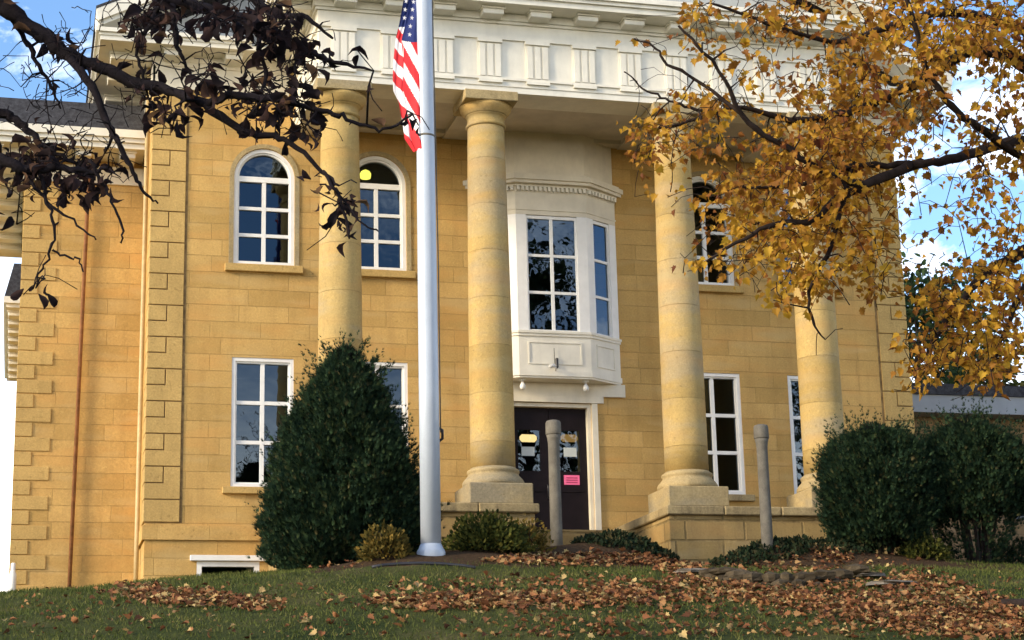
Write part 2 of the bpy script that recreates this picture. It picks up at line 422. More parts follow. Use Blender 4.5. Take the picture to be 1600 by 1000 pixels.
# windows
def ring(mb, x0, x1, z0, z1, w, y0, y1):
    mb.box(x0, x0+w, y0, y1, z0, z1); mb.box(x1-w, x1, y0, y1, z0, z1); mb.box(x0+w, x1-w, y0, y1, z0, z0+w); mb.box(x0+w, x1-w, y0, y1, z1-w, z1)
def pane(x0, x1, z0, z1, y, parent):
    q = MB(); q.quad((x0, y, z0), (x1, y, z0), (x1, y, z1), (x0, y, z1)); return q.build('pane', M['glass'], parent)
def lower_window(xc):
    x0, x1 = xc-WH+.002, xc+WH-.002
    mb = MB(); ring(mb, x0, x1, LZ0+.002, LZ1-.002, .075, .02, .20); ring(mb, x0+.075, x1-.075, LZ0+.077, LZ1-.077, .035, .06, .19)
    a, b, c, d = x0+.11, x1-.11, LZ0+.112, LZ1-.112
    mb.box(xc-.042, xc+.042, .075, .17, c, d)
    for k in (1, 2):
        z = c+(d-c)*k/3; mb.box(a, xc-.042, .078, .168, z-.038, z+.038); mb.box(xc+.042, b, .078, .168, z-.038, z+.038)
    w = mb.build('window', M['frame'], house)
    pane(a, b, c, d, .13, w)
    s = MB(); s.bbox(xc-WH-.17, xc+WH+.17, -.11, .02, LZ0-.145, LZ0, .012); s.build('sill', M['capstone'] if xc > 0 else M['quoin'], w)
def arched_window(xc):
    r = WH-.002; n = 28; mb = MB()
    def arc(rad): return [(xc-rad*math.cos(math.pi*k/n), USP+rad*math.sin(math.pi*k/n)) for k in range(n+1)]
    def bend(ro, ri, y0, y1, zb):
        o = [(xc-ro, zb)]+arc(ro)+[(xc+ro, zb)]; i = [(xc-ri, zb)]+arc(ri)+[(xc+ri, zb)]
        for k in range(len(o)-1):
            mb.quad((*o[k][:1], y0, o[k][1]), (o[k+1][0], y0, o[k+1][1]), (i[k+1][0], y0, i[k+1][1]), (i[k][0], y0, i[k][1]))
            mb.quad((i[k][0], y0, i[k][1]), (i[k+1][0], y0, i[k+1][1]), (i[k+1][0], y1, i[k+1][1]), (i[k][0], y1, i[k][1]))
            mb.quad((o[k][0], y0, o[k][1]), (o[k][0], y1, o[k][1]), (o[k+1][0], y1, o[k+1][1]), (o[k+1][0], y0, o[k+1][1]))
    bend(r, r-.08, .02, .2, UZ0); bend(r-.08, r-.115, .06, .19, UZ0)
    a, b = xc-r+.115, xc+r-.115
    mb.box(xc-r+.08, xc+r-.08, .02, .19, UZ0+.002, UZ0+.085)
    mb.box(a, b, .065, .175, USP-.09, USP+.03)
    c, d = UZ0+.085, USP-.09
    mb.box(xc-.042, xc+.042, .075, .17, c, d)
    for k in (1, 2):
        z = c+(d-c)*k/3; mb.box(a, xc-.042, .078, .168, z-.036, z+.036); mb.box(xc+.042, b, .078, .168, z-.036, z+.036)
    w = mb.build('window', M['frame'], house, recalc=False)
    q = MB(); ri = r-.115
    q.quad(*([(a, .13, c), (b, .13, c)]+[(xc+ri*math.cos(math.pi*k/n), .13, USP+ri*math.sin(math.pi*k/n)) for k in range(n+1)])); q.build('pane', M['glass'], w)
    s = MB(); s.bbox(xc-WH-.18, xc+WH+.18, -.11, .02, UZ0-.165, UZ0-.002, .012); s.build('sill', M['quoin'], w)
    mb = MB(); ro, ri = WH+.10, WH+.004
    o = [(xc-ro, UZ0)]+[(xc-ro*math.cos(math.pi*k/n), USP+ro*math.sin(math.pi*k/n)) for k in range(n+1)]+[(xc+ro, UZ0)]
    i = [(xc-ri, UZ0)]+[(xc-ri*math.cos(math.pi*k/n), USP+ri*math.sin(math.pi*k/n)) for k in range(n+1)]+[(xc+ri, UZ0)]
    for k in range(len(o)-1):
        (ax, az), (bx, bz), (cx_, cz), (dx, dz) = o[k], o[k+1], i[k+1], i[k]
        mb.quad((ax, -.028, az), (bx, -.028, bz), (cx_, -.028, cz), (dx, -.028, dz)); mb.quad((ax, -.028, az), (ax, .0, az), (bx, .0, bz), (bx, -.028, bz)); mb.quad((dx, -.028, dz), (cx_, -.028, cz), (cx_, .1, cz), (dx, .1, dz))
    mb.build('arch_moulding', M['plinth'], w, recalc=False)
for xc in (-W2, -W1, W1, W2): lower_window(xc); arched_window(xc)
# cellar window
mb = MB(); ring(mb, -7.548, -6.282, -.778, -.062, .10, .0, .2); w = mb.build('cellar_window', M['frame'], house)
pane(-7.448, -6.382, -.67, -.17, .14, w)
q = MB(); q.bbox(-7.69, -6.16, -.09, -.003, -.055, .06, .01); q.build('lintel', M['frame'], w)

# columns
def column(xc):
    cy = -P
    prof = [(.445*1.0, 1.47)]
    for k in range(1, 13):
        t = k/12; prof.append((.445-.065*t**1.6+.004*math.sin(math.pi*t), 1.47+(8.56-1.47)*t))
    c = MB().lathe(xc, cy, prof, 48).build('column', M['column'], house)
    MB().lathe(xc, cy, [(.60, 1.099), (.615, 1.13), (.615, 1.18), (.585, 1.23), (.53, 1.29), (.505, 1.32), (.505, 1.345), (.515, 1.36), (.525, 1.39), (.515, 1.42), (.48, 1.44), (.452, 1.467)], 48).build('base', M['plinth'], c)
    MB().bbox(xc-.64, xc+.64, cy-.64, cy+.64, .684, 1.096, .02).build('plinth', M['plinth'], c)
    mb = MB().lathe(xc, cy, [(.382, 8.563), (.405, 8.575), (.42, 8.60), (.405, 8.63), (.385, 8.64), (.385, 8.78), (.41, 8.79), (.425, 8.82), (.44, 8.83), (.50, 8.90), (.535, 8.96), (.545, 9.02)], 48)
    mb.build('capital', M['column'], c)
    MB().bbox(xc-.56, xc+.56, cy-.56, cy+.56, 9.023, 9.225, .012).build('abacus', M['plinth'], c)
for x in (-C2, -C1, C1, C2): column(x)

# podium, landing, steps
for x0, x1 in ((-6.1, -1.38), (1.38, 6.1)):
    mb = MB(); mb.box(x0, x1, -3.50, -.053, -1.7, .497); o = mb.build('podium_wall', M['podium'], house)
    mb = MB(); xs = np.linspace(x0-.08, x1+.08, 5)
    for a, b in zip(xs[:-1], xs[1:]): mb.bbox(a+.006, b-.006, -3.59+rnd.uniform(-.012, .012), -.055, .50, .681, .022)
    mb.build('capping', M['capstone'], o)
mb = MB(); mb.box(-1.377, 1.377, -1.5, .2, -1.2, .46)
for k in range(6): mb.box(-1.377, 1.377, -1.5-.3*(k+1), -1.5-.3*k+.001*k, -1.3, .46-.165*(k+1))
mb.build('steps', M['podium'], house)

# porch entablature
EF, EX = -3.293, 5.58
ent = MB()
def ushape(mb, off, z0, z1, inner=.82):     # beam round three sides of the porch, off = how far it stands proud
    mb.box(-EX-off, EX+off, EF-off, EF+inner, z0, z1)
    mb.box(-EX-off, -EX+inner, EF+inner, -.003, z0, z1); mb.box(EX-inner, EX+off, EF+inner, -.003, z0, z1)
ushape(ent, 0, 9.23, 9.36); ushape(ent, .022, 9.36, 9.49); ushape(ent, .06, 9.49, 9.545); ushape(ent, 0, 9.545, 10.38)
ushape(ent, .05, 10.38, 10.44); ushape(ent, .03, 10.44, 10.72); ushape(ent, .08, 10.72, 10.78); ushape(ent, .12, 10.78, 10.93)
eo = ent.build('entablature', M['white'], house)
def triglyph(mb, u, put):
    w = .25
    put(mb, u-w, u+w, .0, .03, 9.56, 10.30)
    for k in (-1, 0, 1): put(mb, u+k*.165-.058, u+k*.165+.058, .03, .062, 9.56, 10.27)
    put(mb, u-w-.012, u+w+.012, .0, .085, 10.30, 10.378)
    put(mb, u-w, u+w, .022, .075, 9.425, 9.488)
def put_front(mb, a, b, d0, d1, z0, z1): mb.box(a, b, EF-d1, EF-d0-.002, z0, z1)
def put_left(mb, a, b, d0, d1, z0, z1): mb.box(-EX-d1, -EX-d0-.002, a, b, z0, z1)
def put_right(mb, a, b, d0, d1, z0, z1): mb.box(EX+d0+.002, EX+d1, a, b, z0, z1)
for k in range(-5, 6):
    mb = MB(); triglyph(mb, k*1.0157, put_front); mb.build('triglyph', M['white'], eo)
for k in range(3):
    for pf in (put_left, put_right):
        mb = MB(); triglyph(mb, EF+.5+k*1.0157, pf); mb.build('triglyph', M['white'], eo)
# cornice of the porch with its blocks
CF, CX = -3.93, 6.43
mb = MB()
mb.box(-CX, CX, CF, -.75, 10.935, 11.055); mb.box(-CX-.06, CX+.06, CF-.06, -.75, 11.055, 11.13); mb.box(-CX-.12, CX+.12, CF-.12, -.75, 11.13, 11.24)
co = mb.build('porch_cornice', M['white'], house)
def modillion(a, b, c, d, z1, parent, sx=0, sy=-1):
    mb = MB(); mb.bbox(a, b, c, d, z1-.155, z1-.045, .012)
    if sy: mb.box(a-.025, b+.025, c-.03, d, z1-.045, z1-.003)
    else: mb.box(min(a, a+sx*.03), max(b, b+sx*.03), c-.025, d+.025, z1-.045, z1-.003)
    mb.build('modillion', M['white'], parent)
for k in range(-5, 6): modillion(k*1.0157-.22, k*1.0157+.22, -3.72, EF-.123, 10.935, co)
for s in (-1, 1):
    for k in range(3):
        y = EF+.35+k*1.0157; a, b = sorted((s*(EX+.123), s*(EX+.68))); modillion(a, b, y-.22, y+.22, 10.935, co, s, 0)
# porch pediment
def gable(name, hx, z0, yf, yb, rise, mface, parent, thick=.26, over=.0):
    mb = MB(); mb.prism_y([(-hx+.55, z0), (hx-.55, z0), (0, z0+rise-.3)], yf+.75, yf+.85); mb.build(name+'_board', mface, parent)
    mb = MB()
    for s in (-1, 1):
        for (e, t0, t1, y) in ((0, 0, thick, yf), (.0, thick, thick+.1, yf-.07)):
            mb.prism_y([(s*(hx+e), z0+t0*.4), (0, z0+rise+t0*.4), (0, z0+rise+t1), (s*(hx+e+.05), z0+t1)], y, yf+.75)
    mb.build('raking_cornice', M['white'], parent)
    mb = MB()
    for s in (-1, 1): mb.prism_y([(s*(hx+.06), z0+thick+.105), (0, z0+rise+thick+.105), (0, z0+rise+thick+.16), (s*(hx+.06), z0+thick+.16)], yf-.08, yb)
    return mb.build('roof', M['shingle'], parent)
gable('porch_pediment', CX+.12, 11.245, CF-.12, 3, 2.9, M['tympanum'], house)
# porch ceiling with shallow cross beams
mb = MB(); mb.box(-EX+.82, EX-.82, EF+.82, -.003, 9.45, 9.53)
for x in (-C1, C1): mb.box(x-.28, x+.28, EF+.823, -.004, 9.335, 9.452)
mb.box(-EX+.823, EX-.823, -.30, -.005, 9.36, 9.453)
mb.build('porch_ceiling', M['ceiling'], house)

# main cornice, frieze and gable behind the porch
for s in (-1, 1):
    mb = MB()
    a, b = sorted((s*(B+.05), s*(EX+.153))); mb.box(a, b, -.07, -.003, 10.06, 10.63); mb.box(min(a, a+s*.02), max(b, b+s*.02), -.10, -.072, 10.56, 10.66)
    a, b = sorted((s*(B+.003), s*(B+.07))); mb.box(a, b, -.07, 14, 10.05, 10.64)
    a, b = sorted((s*EX+s*.153, s*(B+.09))); mb.box(a, b, -.12, -.003, 10.66, 10.80)
    mb.build('frieze', M['cream'], house)
HX = B+1.2
for s in (-1, 1):
    mb = MB(); a, b = sorted((s*(EX+.2), s*HX)); mb.box(a, b, -.72, 0, 10.80, 10.90)
    a, b = sorted((s*(B-.4), s*HX)); mb.box(a, b, .003, 14.4, 10.803, 10.9)
    for dx, dy, z0, z1 in ((.03, .03, 10.9, 10.96), (.09, .09, 10.96, 11.05)):
        a, b = sorted((s*(CX+.2), s*(HX+dx))); mb.box(a, b, -.72-dy, .0, z0, z1)
        a, b = sorted((s*(B-.4), s*(HX+dx))); mb.box(a, b, .003, 14.4, z0+.002, z1)
    mc = mb.build('main_cornice', M['white'], house)
    for k in range(3):
        x = s*(8.28-1.30*k) if s < 0 else 8.28-1.30*k
        if abs(x) < 6.2: continue
        modillion(x-.18, x+.18, -.52, -.073, 10.80, mc)
    for k in range(10):
        a, b = sorted((s*(B+.075), s*(B+.95))); y = .1+1.3*k; modillion(a, b, y-.18, y+.18, 10.803, mc, s, 0)
gable('main_pediment', HX+.05, 11.06, -.80, 14.4, 4.9, M['tympanum'], house)

# the wing on the left: frieze, deep eave, mansard roof
mb = MB(); mb.box(-11.27, -B-.003, 2.53, 2.597, 8.67, 9.08); mb.box(-11.27, -11.213, 2.597, 10.1, 8.67, 9.08); mb.build('frieze', M['cream'], house)
mb = MB(); mb.box(-12.2, -B-.075, 1.62, 10.95, 9.22, 9.34); mb.box(-12.27, -B-.078, 1.55, 11.0, 9.343, 9.44); mb.box(-12.33, -B-.081, 1.49, 11.05, 9.44, 9.62)
wc = mb.build('wing_cornice', M['white'], house)
for k in range(4): x = -11.9+.95*k; modillion(x-.17, x+.17, 1.8, 2.52, 9.22, wc)
for k in range(9): y = 2.2+.95*k; modillion(-12.05, -11.28, y-.17, y+.17, 9.22, wc, -1, 0)
def mansard(x0, x1, y0, y1, z0, z1, ins, name='roof'):
    mb = MB(); a = [(x0, y0, z0), (x1, y0, z0), (x1, y1, z0), (x0, y1, z0)]; b = [(x0+ins, y0+ins, z1), (x1, y0+ins, z1), (x1, y1-ins, z1), (x0+ins, y1-ins, z1)]
    mb.add(a+b, [(0,1,5,4), (1,2,6,5), (2,3,7,6), (3,0,4,7), (4,5,6,7), (0,3,2,1)]); return mb.build(name, M['shingle'], house)
mansard(-12.3, -B-.1, 1.52, 11, 9.623, 10.36, .45, 'wing_roof')
mb = MB(); mb.box(-11.66, -9, 14.05, 24, 8.64, 8.74); mb.box(-11.74, -9, 13.95, 24.1, 8.743, 8.93)
rc = mb.build('rear_cornice', M['white'], house)
for k in range(9): y = 14.6+1.05*k; modillion(-11.6, -10.78, y-.2, y+.2, 8.64, rc, -1, 0)
mansard(-11.72, -8.7, 13.97, 24.1, 8.933, 9.95, .22, 'rear_roof')
# rain pipes
pts = [at_y(150, 222, 1.7), at_y(143, 232, 2.2), (-9.86, 2.5, 8.5), (-9.99, 2.5, -.5)]
MB().tube(pts, .043, 8).build('downspout', M['rustpipe'], house)
pts = [(-B-.1, .5, 10.7), (-B-.1, .5, 10.4), (-B-.075, 1.0, 9.9), (-B-.075, 1.1, 5), (-B-.085, 1.1, .7), (-B-.085, 1.1, -.6)]
MB().tube(pts, .05, 8).build('downspout', M['tanpipe'], house)

# bay window over the door
bay = None
BW, BE, BD = .81, 1.64, .52
def bplan(off, y0=0.0):                                  # plan of the bay, off = how far a moulding stands proud
    c = off*math.tan(math.radians(16)); return [(-BE-off, y0-.003), (-BW-c, -BD-off), (BW+c, -BD-off), (BE+off, y0-.003)]
mb = MB()
mb.prism_z(bplan(0), 3.86, 3.90); mb.prism_z(bplan(.03), 3.90, 4.02); mb.prism_z(bplan(.0), 4.02, 4.78); mb.prism_z(bplan(.03), 4.78, 4.84); mb.prism_z(bplan(.055), 4.84, 4.895)
bay = mb.build('bay_window', M['white'], house); mb = MB()
mb.prism_z(bplan(0), 7.52, 8.03); mb.prism_z(bplan(.02), 7.62, 7.66); mb.prism_z(bplan(.06), 8.15, 8.20); mb.prism_z(bplan(.17), 8.20, 8.27); mb.prism_z(bplan(.22), 8.27, 8.38); mb.prism_z(bplan(.012), 8.03, 8.15); mb.prism_z(bplan(.12), 8.38, 8.44)
mb.build('bay_cornice', M['cream'], bay)
MB().prism_z(bplan(-.03), 8.44, 9.446).build('bay_drum', M['cream'], bay)
# posts, dentils, raised panels of each face
faces = [((-BE, 0), (-BW, -BD)), ((-BW, -BD), (BW, -BD)), ((BW, -BD), (BE, 0))]
for fi, (p, q) in enumerate(faces):
    p = np.array(p); q = np.array(q); L = np.linalg.norm(q-p); t = (q-p)/L; nrm = np.array([t[1], -t[0]])
    def slab(mb, s0, s1, d0, d1, z0, z1):
        pl = [p+t*s0-nrm*d0*-1, p+t*s1+nrm*d0, p+t*s1+nrm*d1, p+t*s0+nrm*d1]
        mb.prism_z([tuple(v) for v in pl], z0, z1)
    mar = .235 if fi == 1 else .22
    fr = MB(); slab(fr, 0, mar, -.11, 0, 4.897, 7.518); slab(fr, L-mar, L, -.11, 0, 4.897, 7.518)
    slab(fr, mar, mar+.035, -.10, -.03, 4.9, 7.51); slab(fr, L-mar-.035, L-mar, -.10, -.03, 4.9, 7.51)
    slab(fr, mar+.035, L-mar-.035, -.10, -.03, 4.9, 4.935); slab(fr, mar+.035, L-mar-.035, -.10, -.03, 7.44, 7.51)
    if fi == 1: slab(fr, L/2-.035, L/2+.035, -.09, -.04, 4.935, 7.44)
    for k in (1, 2):
        z = 4.935+2.505*k/3
        if fi == 1: slab(fr, mar+.035, L/2-.035, -.088, -.042, z-.03, z+.03); slab(fr, L/2+.035, L-mar-.035, -.088, -.042, z-.03, z+.03)
        else: slab(fr, mar+.035, L-mar-.035, -.088, -.042, z-.03, z+.03)
    f = fr.build('sash', M['frame'], bay)
    a = p+t*(mar+.035)-nrm*.07; b = p+t*(L-mar-.035)-nrm*.07
    g = MB(); g.quad((*a, 4.935), (*b, 4.935), (*b, 7.44), (*a, 7.44)); g.build('pane', M['glass'], bay)
    nd = int(L/.098)
    for k in range(nd):
        s = (k+.5)*L/nd; dm = MB(); slab(dm, s-.027, s+.027, .014, .088, 8.055, 8.148); dm.build('dentil', M['white'], bay)
    pm = MB(); a0, a1, z0, z1 = mar-.03, L-mar+.03, 4.16, 4.66
    slab(pm, a0, a1, .001, .02, z0, z0+.03); slab(pm, a0, a1, .001, .02, z1-.03, z1); slab(pm, a0, a0+.03, .001, .02, z0+.03, z1-.03); slab(pm, a1-.03, a1, .001, .02, z0+.03, z1-.03)
    pm.build('panel_moulding', M['white'], bay)
mb = MB(); mb.box(-1.71, 1.71, -.06, -.003, 3.58, 3.857); mb.box(-1.2, 1.2, -.07, -.004, 3.43, 3.577); mb.build('lintel_board', M['cream'], bay)
for x in (-.71, .71):
    mb = MB(); mb.lathe(x, -.36, [(.075, 3.857), (.075, 3.83), (.03, 3.82), (.03, 3.76)], 14); o = mb.build('flood_light', M['white_plastic'], bay)
    MB().lathe(x, -.38, [(.03, 3.77), (.055, 3.73), (.066, 3.69), (.06, 3.65), (.035, 3.62)], 14).build('bulb', M['white_plastic'], o)
mb = MB(); mb.tube([(-.02, -.55, 4.03), (-.02, -.62, 4.06), (-.08, -.68, 4.08)], .018, 6); mb.tube([(-.19, -.72, 4.07), (-.06, -.66, 4.11)], .04, 8); mb.build('camera', M['white_plastic'], bay)
mb = MB(); mb.bbox(-.01, .05, -.585, -.524, 4.08, 4.30, .012); mb.tube([(-.03, -.56, 4.1), (-.035, -.56, 4.52)], .006, 5); mb.build('antenna', M['dark'], bay)

# double door in its recess
dr = MB()
dr.box(-.93, -.85, .02, .25, .40, 3.42); dr.box(.85, .93, .02, .25, .40, 3.42); dr.box(-.85, .85, .02, .25, 3.34, 3.42)
dr.box(-1.06, -.933, -.05, .02, .47, 3.425); dr.box(.933, 1.06, -.05, .02, .47, 3.425)
door = dr.build('door', M['cream'], house)
for s in (-1, 1):
    lf = MB(); xa, xb = sorted((s*.008, s*.848)); wx0, wx1 = sorted((s*.2, s*.70)); z0, z1 = .45, 3.335
    lf.box(xa, wx0, .17, .22, z0, z1); lf.box(wx1, xb, .17, .22, z0, z1); lf.box(wx0, wx1, .17, .22, z0, 1.95); lf.box(wx0, wx1, .17, .22, 2.85, z1)
    lf.box(*sorted((s*.14, s*.74)), .155, .168, .65, .70); lf.box(*sorted((s*.14, s*.74)), .155, .168, 1.5, 1.55)
    o = lf.build('door_leaf', M['door'], door)
    q = MB(); q.quad((wx0, .2, 1.95), (wx1, .2, 1.95), (wx1, .2, 2.85), (wx0, .2, 2.85)); q.build('pane', M['glass'], door)
    MB().tube([(s*.07, .165, 1.35), (s*.07, .10, 1.38), (s*.07, .10, 1.62), (s*.07, .165, 1.65)], .014, 6).build('handle', M['dark'], door)
    q = MB(); x0, x1 = sorted((s*.33, s*.62)); q.box(x0, x1, .185, .19, 2.28, 2.48); q.build('notice', M['paper'], door)
q = MB(); q.box(.31, .66, .155, .162, 1.66, 1.87); pk = q.build('notice', M['pink'], door)
q = MB()
for z in (1.70, 1.75, 1.80): q.box(.36, .61, .150, .1545, z, z+.022)
q.build('print', M['pinkdark'], door)

# lamps burning indoors
def inlamp(name, p, sx, sz, mat, label):
    mb = MB(); mb.lathe(p[0], p[1], [(sx*.9, p[2]-sz), (sx, p[2]), (sx*.75, p[2]+sz*.6), (sx*.2, p[2]+sz)], 18)
    o = tag(mb.build(name, mat), label, 'lamp')
    MB().tube([(p[0], p[1], p[2]+sz-.01), (p[0], p[1], 9.49)], .008, 5).build('cord', M['dark'], o)
inlamp('ceiling_lamp', at_y(571, 272, 1.6), .13, .10, M['lampyellow'], 'yellow lamp burning inside the arched window behind the left column')
for px, lb in ((826, 'bright warm lamp inside the left leaf of the dark doors'), (890, 'dim golden lamp inside the right leaf of the dark doors')):
    p = at_y(px, 684, 1.0); mb = MB(); mb.bbox(p[0]-.19, p[0]+.2, 1.0, 1.12, p[2]-.085, p[2]+.085, .05)
    o = tag(mb.build('hall_lamp', M['lampwarm'] if px < 850 else M['lampdim']), lb, 'lamp')
    MB().tube([(p[0], 1.06, p[2]+.08), (p[0], 1.06, 4.64)], .01, 5).build('cord', M['dark'], o)

# flat roofed annex on the right
an = empty('annex', (14, 4, 0), 'low flat-roofed annex with pale grey fascia right of the courthouse', 'building')
mb = MB(); AX0, AX1 = B+.01, 26
wall_openings(mb, AX0, AX1, -1.8, 4.3, [(13.3, 16.3, [(1.6, 3.28, False)]), (18.5, 21.5, [(1.6, 3.28, False)])], y=4)
mb.quad((AX1, 4, -1.8), (AX1, 12, -1.8), (AX1, 12, 4.3), (AX1, 4, 4.3)); mb.quad((AX0, 12, -1.8), (AX1, 12, -1.8), (AX1, 12, 4.3), (AX0, 12, 4.3)); mb.build('wall', M['annexwall'], an, recalc=False)
mb = MB(); mb.box(AX0, AX1+.5, 3.42, 12.4, 4.17, 4.62); mb.build('fascia', M['greymetal'], an)
mb = MB(); mb.box(AX0, AX1+.6, 3.36, 12.5, 4.622, 4.9); mb.build('roof', M['shingle'], an)
for x in (13.3, 18.5):
    mb = MB(); ring(mb, x+.002, x+2.998, 1.602, 3.278, .07, 4.03, 4.15); mb.box(x+1.47, x+1.53, 4.04, 4.14, 1.672, 3.208); w = mb.build('window', M['greymetal'], an)
    q = MB(); q.quad((x+.07, 4.09, 1.67), (x+2.93, 4.09, 1.67), (x+2.93, 4.09, 3.21), (x+.07, 4.09, 3.21)); q.build('pane', M['glass'], w)
    q = MB(); q.box(x+.05, x+2.95, 4.3, 4.33, 1.65, 3.25); q.build('blind', plain('blind_cloth', (.42, .47, .46), .8, .03), w)

# ------------------------------------------------------------------ posts, pole, flag, small things by the wall
def on_ground(x, y, dz=0): return float(ground(x, y))+dz
def post(px, pyb, pyt, Y, label, lean=0):
    b = at_y(px, pyb, Y); t = at_y(px, pyt, Y); h = t[2]; x = b[0]; z0 = on_ground(x, Y, -.25)
    e = empty('concrete_post', (x, Y, z0), label, 'post', 'concrete posts either side of the walk')
    MB().lathe(x, Y, [(.112, z0), (.108, z0+.6), (.102, h-.62), (.104, h-.42), (.114, h-.34), (.130, h-.27)], 20).build('shaft', M['concrete'], e)
    MB().lathe(x, Y, [(.134, h-.267), (.142, h-.25), (.138, h-.05), (.122, h-.015), (.08, h)], 20).build('cap', M['concrete'], e)
post(870, 856, 657, -6.5, 'round grey concrete post in front of the dark double doors')
post(1200, 866, 664, -6.5, 'round grey concrete post before the low wall right of the steps')
fx, fy = -4.54, -8.5; fz = on_ground(fx, fy)
e = empty('flagpole', (fx, fy, fz), 'tall white metal flagpole with flared foot beside the big evergreen', 'flagpole')
MB().lathe(fx, fy, [(.168, fz-.2), (.168, 2.0), (.160, 5.0), (.147, 8.2), (.13, 11), (.09, 15), (.06, 17)], 32).build('shaft', M['pole'], e)
MB().lathe(fx, fy, [(.235, fz-.25), (.235, fz+.03), (.225, fz+.06), (.20, fz+.09), (.185, fz+.13), (.172, fz+.16)], 32).build('collar', M['pole'], e)
for z, r in ((6.25, .1565),): MB().lathe(fx, fy, [(r, z), (r+.004, z+.008), (r+.004, z+.03), (r, z+.038)], 32).build('seam', M['concrete'], e)
MB().lathe(fx, fy, [(.05, 17.0), (.12, 17.06), (.15, 17.18), (.12, 17.30), (.02, 17.36)], 20).build('finial', M['pole'], e)
MB().tube([(fx+.15, fy, .95), (fx+.22, fy, 1.0), (fx+.22, fy, 1.14), (fx+.15, fy, 1.18)], .025, 6).build('cleat', M['dark'], e)
MB().tube([(fx+.185, fy-.02, 1.1), (fx+.19, fy-.02, 4), (fx+.15, fy, 9.5), (fx+.10, fy, 16.9)], .011, 5).build('halyard', M['concrete'], e)

def flag():
    mb = MB(); s = 1/96.0
    def P3(px, py, d): q = at_y(px, py, fy); return (q[0], fy-.02+d, q[2])
    def inpoly(x, y, poly):
        c = False; j = len(poly)-1
        for i in range(len(poly)):
            (xi, yi), (xj, yj) = poly[i], poly[j]
            if (yi > y) != (yj > y) and x < (xj-xi)*(y-yi)/(yj-yi)+xi: c = not c
            j = i
        return c
    # left outline and fold line of the hanging cloth, as heights (picture rows) against offsets from the pole
    rows = [-190, -150, -90, -40, 0, 35, 60, 95, 120, 140, 157, 190, 215, 236]
    left = [648, 640, 634, 634, 631, 625, 619, 616, 615, 616, 624, 630, 633, 647]
    fold = [652, 648, 644, 645, 641, 634, 628, 629, 628, 627, 633, 638, 641, 650]
    def L(y): return float(np.interp(y, rows, left))
    def F(y): return float(np.interp(y, rows, fold))
    ys = np.linspace(-190, 236, 426); nu = 30
    canton = lambda x, y: (y < 42+ (x-625)*1.15 and y < 66+.0*x) if x < 637 else y < 66
    # back layer (left of the fold) then the front panel, each a rippled sheet
    for lay in (0, 1):
        grid = []
        for y in ys:
            a, b = (L(y), F(y)+2) if lay == 0 else (F(y), 664)
            row = []
            for k in range(nu+1):
                u = k/nu; x = a+(b-a)*u
                d = .045*math.sin(u*math.pi*(1.3 if lay else .8)+y*.012)-(.05*(1-abs(2*u-1)) if lay else 0)+(.06 if lay == 0 else 0)+.012*math.sin(u*9+y*.03)
                row.append((x, y, d))
            grid.append(row)
        o = len(mb.v); mb.v += [P3(*q) for r in grid for q in r]
        for j in range(len(ys)-1):
            for k in range(nu):
                x = (grid[j][k][0]+grid[j][k+1][0])/2; y = (grid[j][k][1]+grid[j+1][k][1])/2
                if lay == 1:
                    T = (y-66-2.15*(x-652))/25.0; mi = 2 if (y < 68 and y < 62+(x-627)*.35) else (0 if int(math.floor(T)) % 2 == 0 else 1)
                else:
                    T = (y-58-1.4*(x-622))/19.0; mi = 2 if y < 40 and x > 628-(y*.1) else (1 if int(math.floor(T)) % 2 == 0 else 0)
                mb.f.append((o+j*(nu+1)+k, o+j*(nu+1)+k+1, o+(j+1)*(nu+1)+k+1, o+(j+1)*(nu+1)+k)); mb.mi.append(mi); mb.smooth.append(True)
    # stars of the canton
    for i, (x, y) in enumerate([(643.5, 8), (632, 7), (642, 20), (630.5, 20), (641, 33), (629.5, 33), (638.5, 46), (637.5, 59), (646, -5), (636, -6), (645, -18), (638, -30), (646, -31), (640, -44), (648, -45), (642, -60), (649, -74)]):
        st = []
        for k in range(10):
            r = 4.0 if k % 2 == 0 else 1.65; q = math.pi*k/5+.15; st.append(P3(x+r*math.sin(q)*.85, y-r*math.cos(q), -.125))
        mb.add(st, [tuple(range(10))], mi=1)
    o = mb.build('flag', [M['flagred'], M['flagwhite'], M['flagblue']], recalc=False)
    tag(o, 'red, white and blue flag hanging limp from the white pole', 'flag')
flag()
p = at_y(20, 905, 2.2); z = on_ground(p[0], 2.2, -.1)
tag(MB().lathe(p[0], 2.2, [(.075, z), (.075, p[2]+.1), (.05, p[2]+.17), (.05, p[2]+.32), (.03, p[2]+.34)], 14).build('vent_pipe', M['white_plastic']), 'short white plastic pipe at the foot of the wing corner', 'pipe')
pts = []
for px, py in ((582, 889), (600, 886), (625, 884), (655, 883), (690, 884), (725, 887), (742, 890)):
    q, ok = hit_ground([px], [py]); pts.append(q[0]+np.array([0, 0, .03]))
tag(MB().tube(pts, .028, 8).build('edging_strip', M['dark']), 'black edging strip curving round the flagpole bed', 'edging')

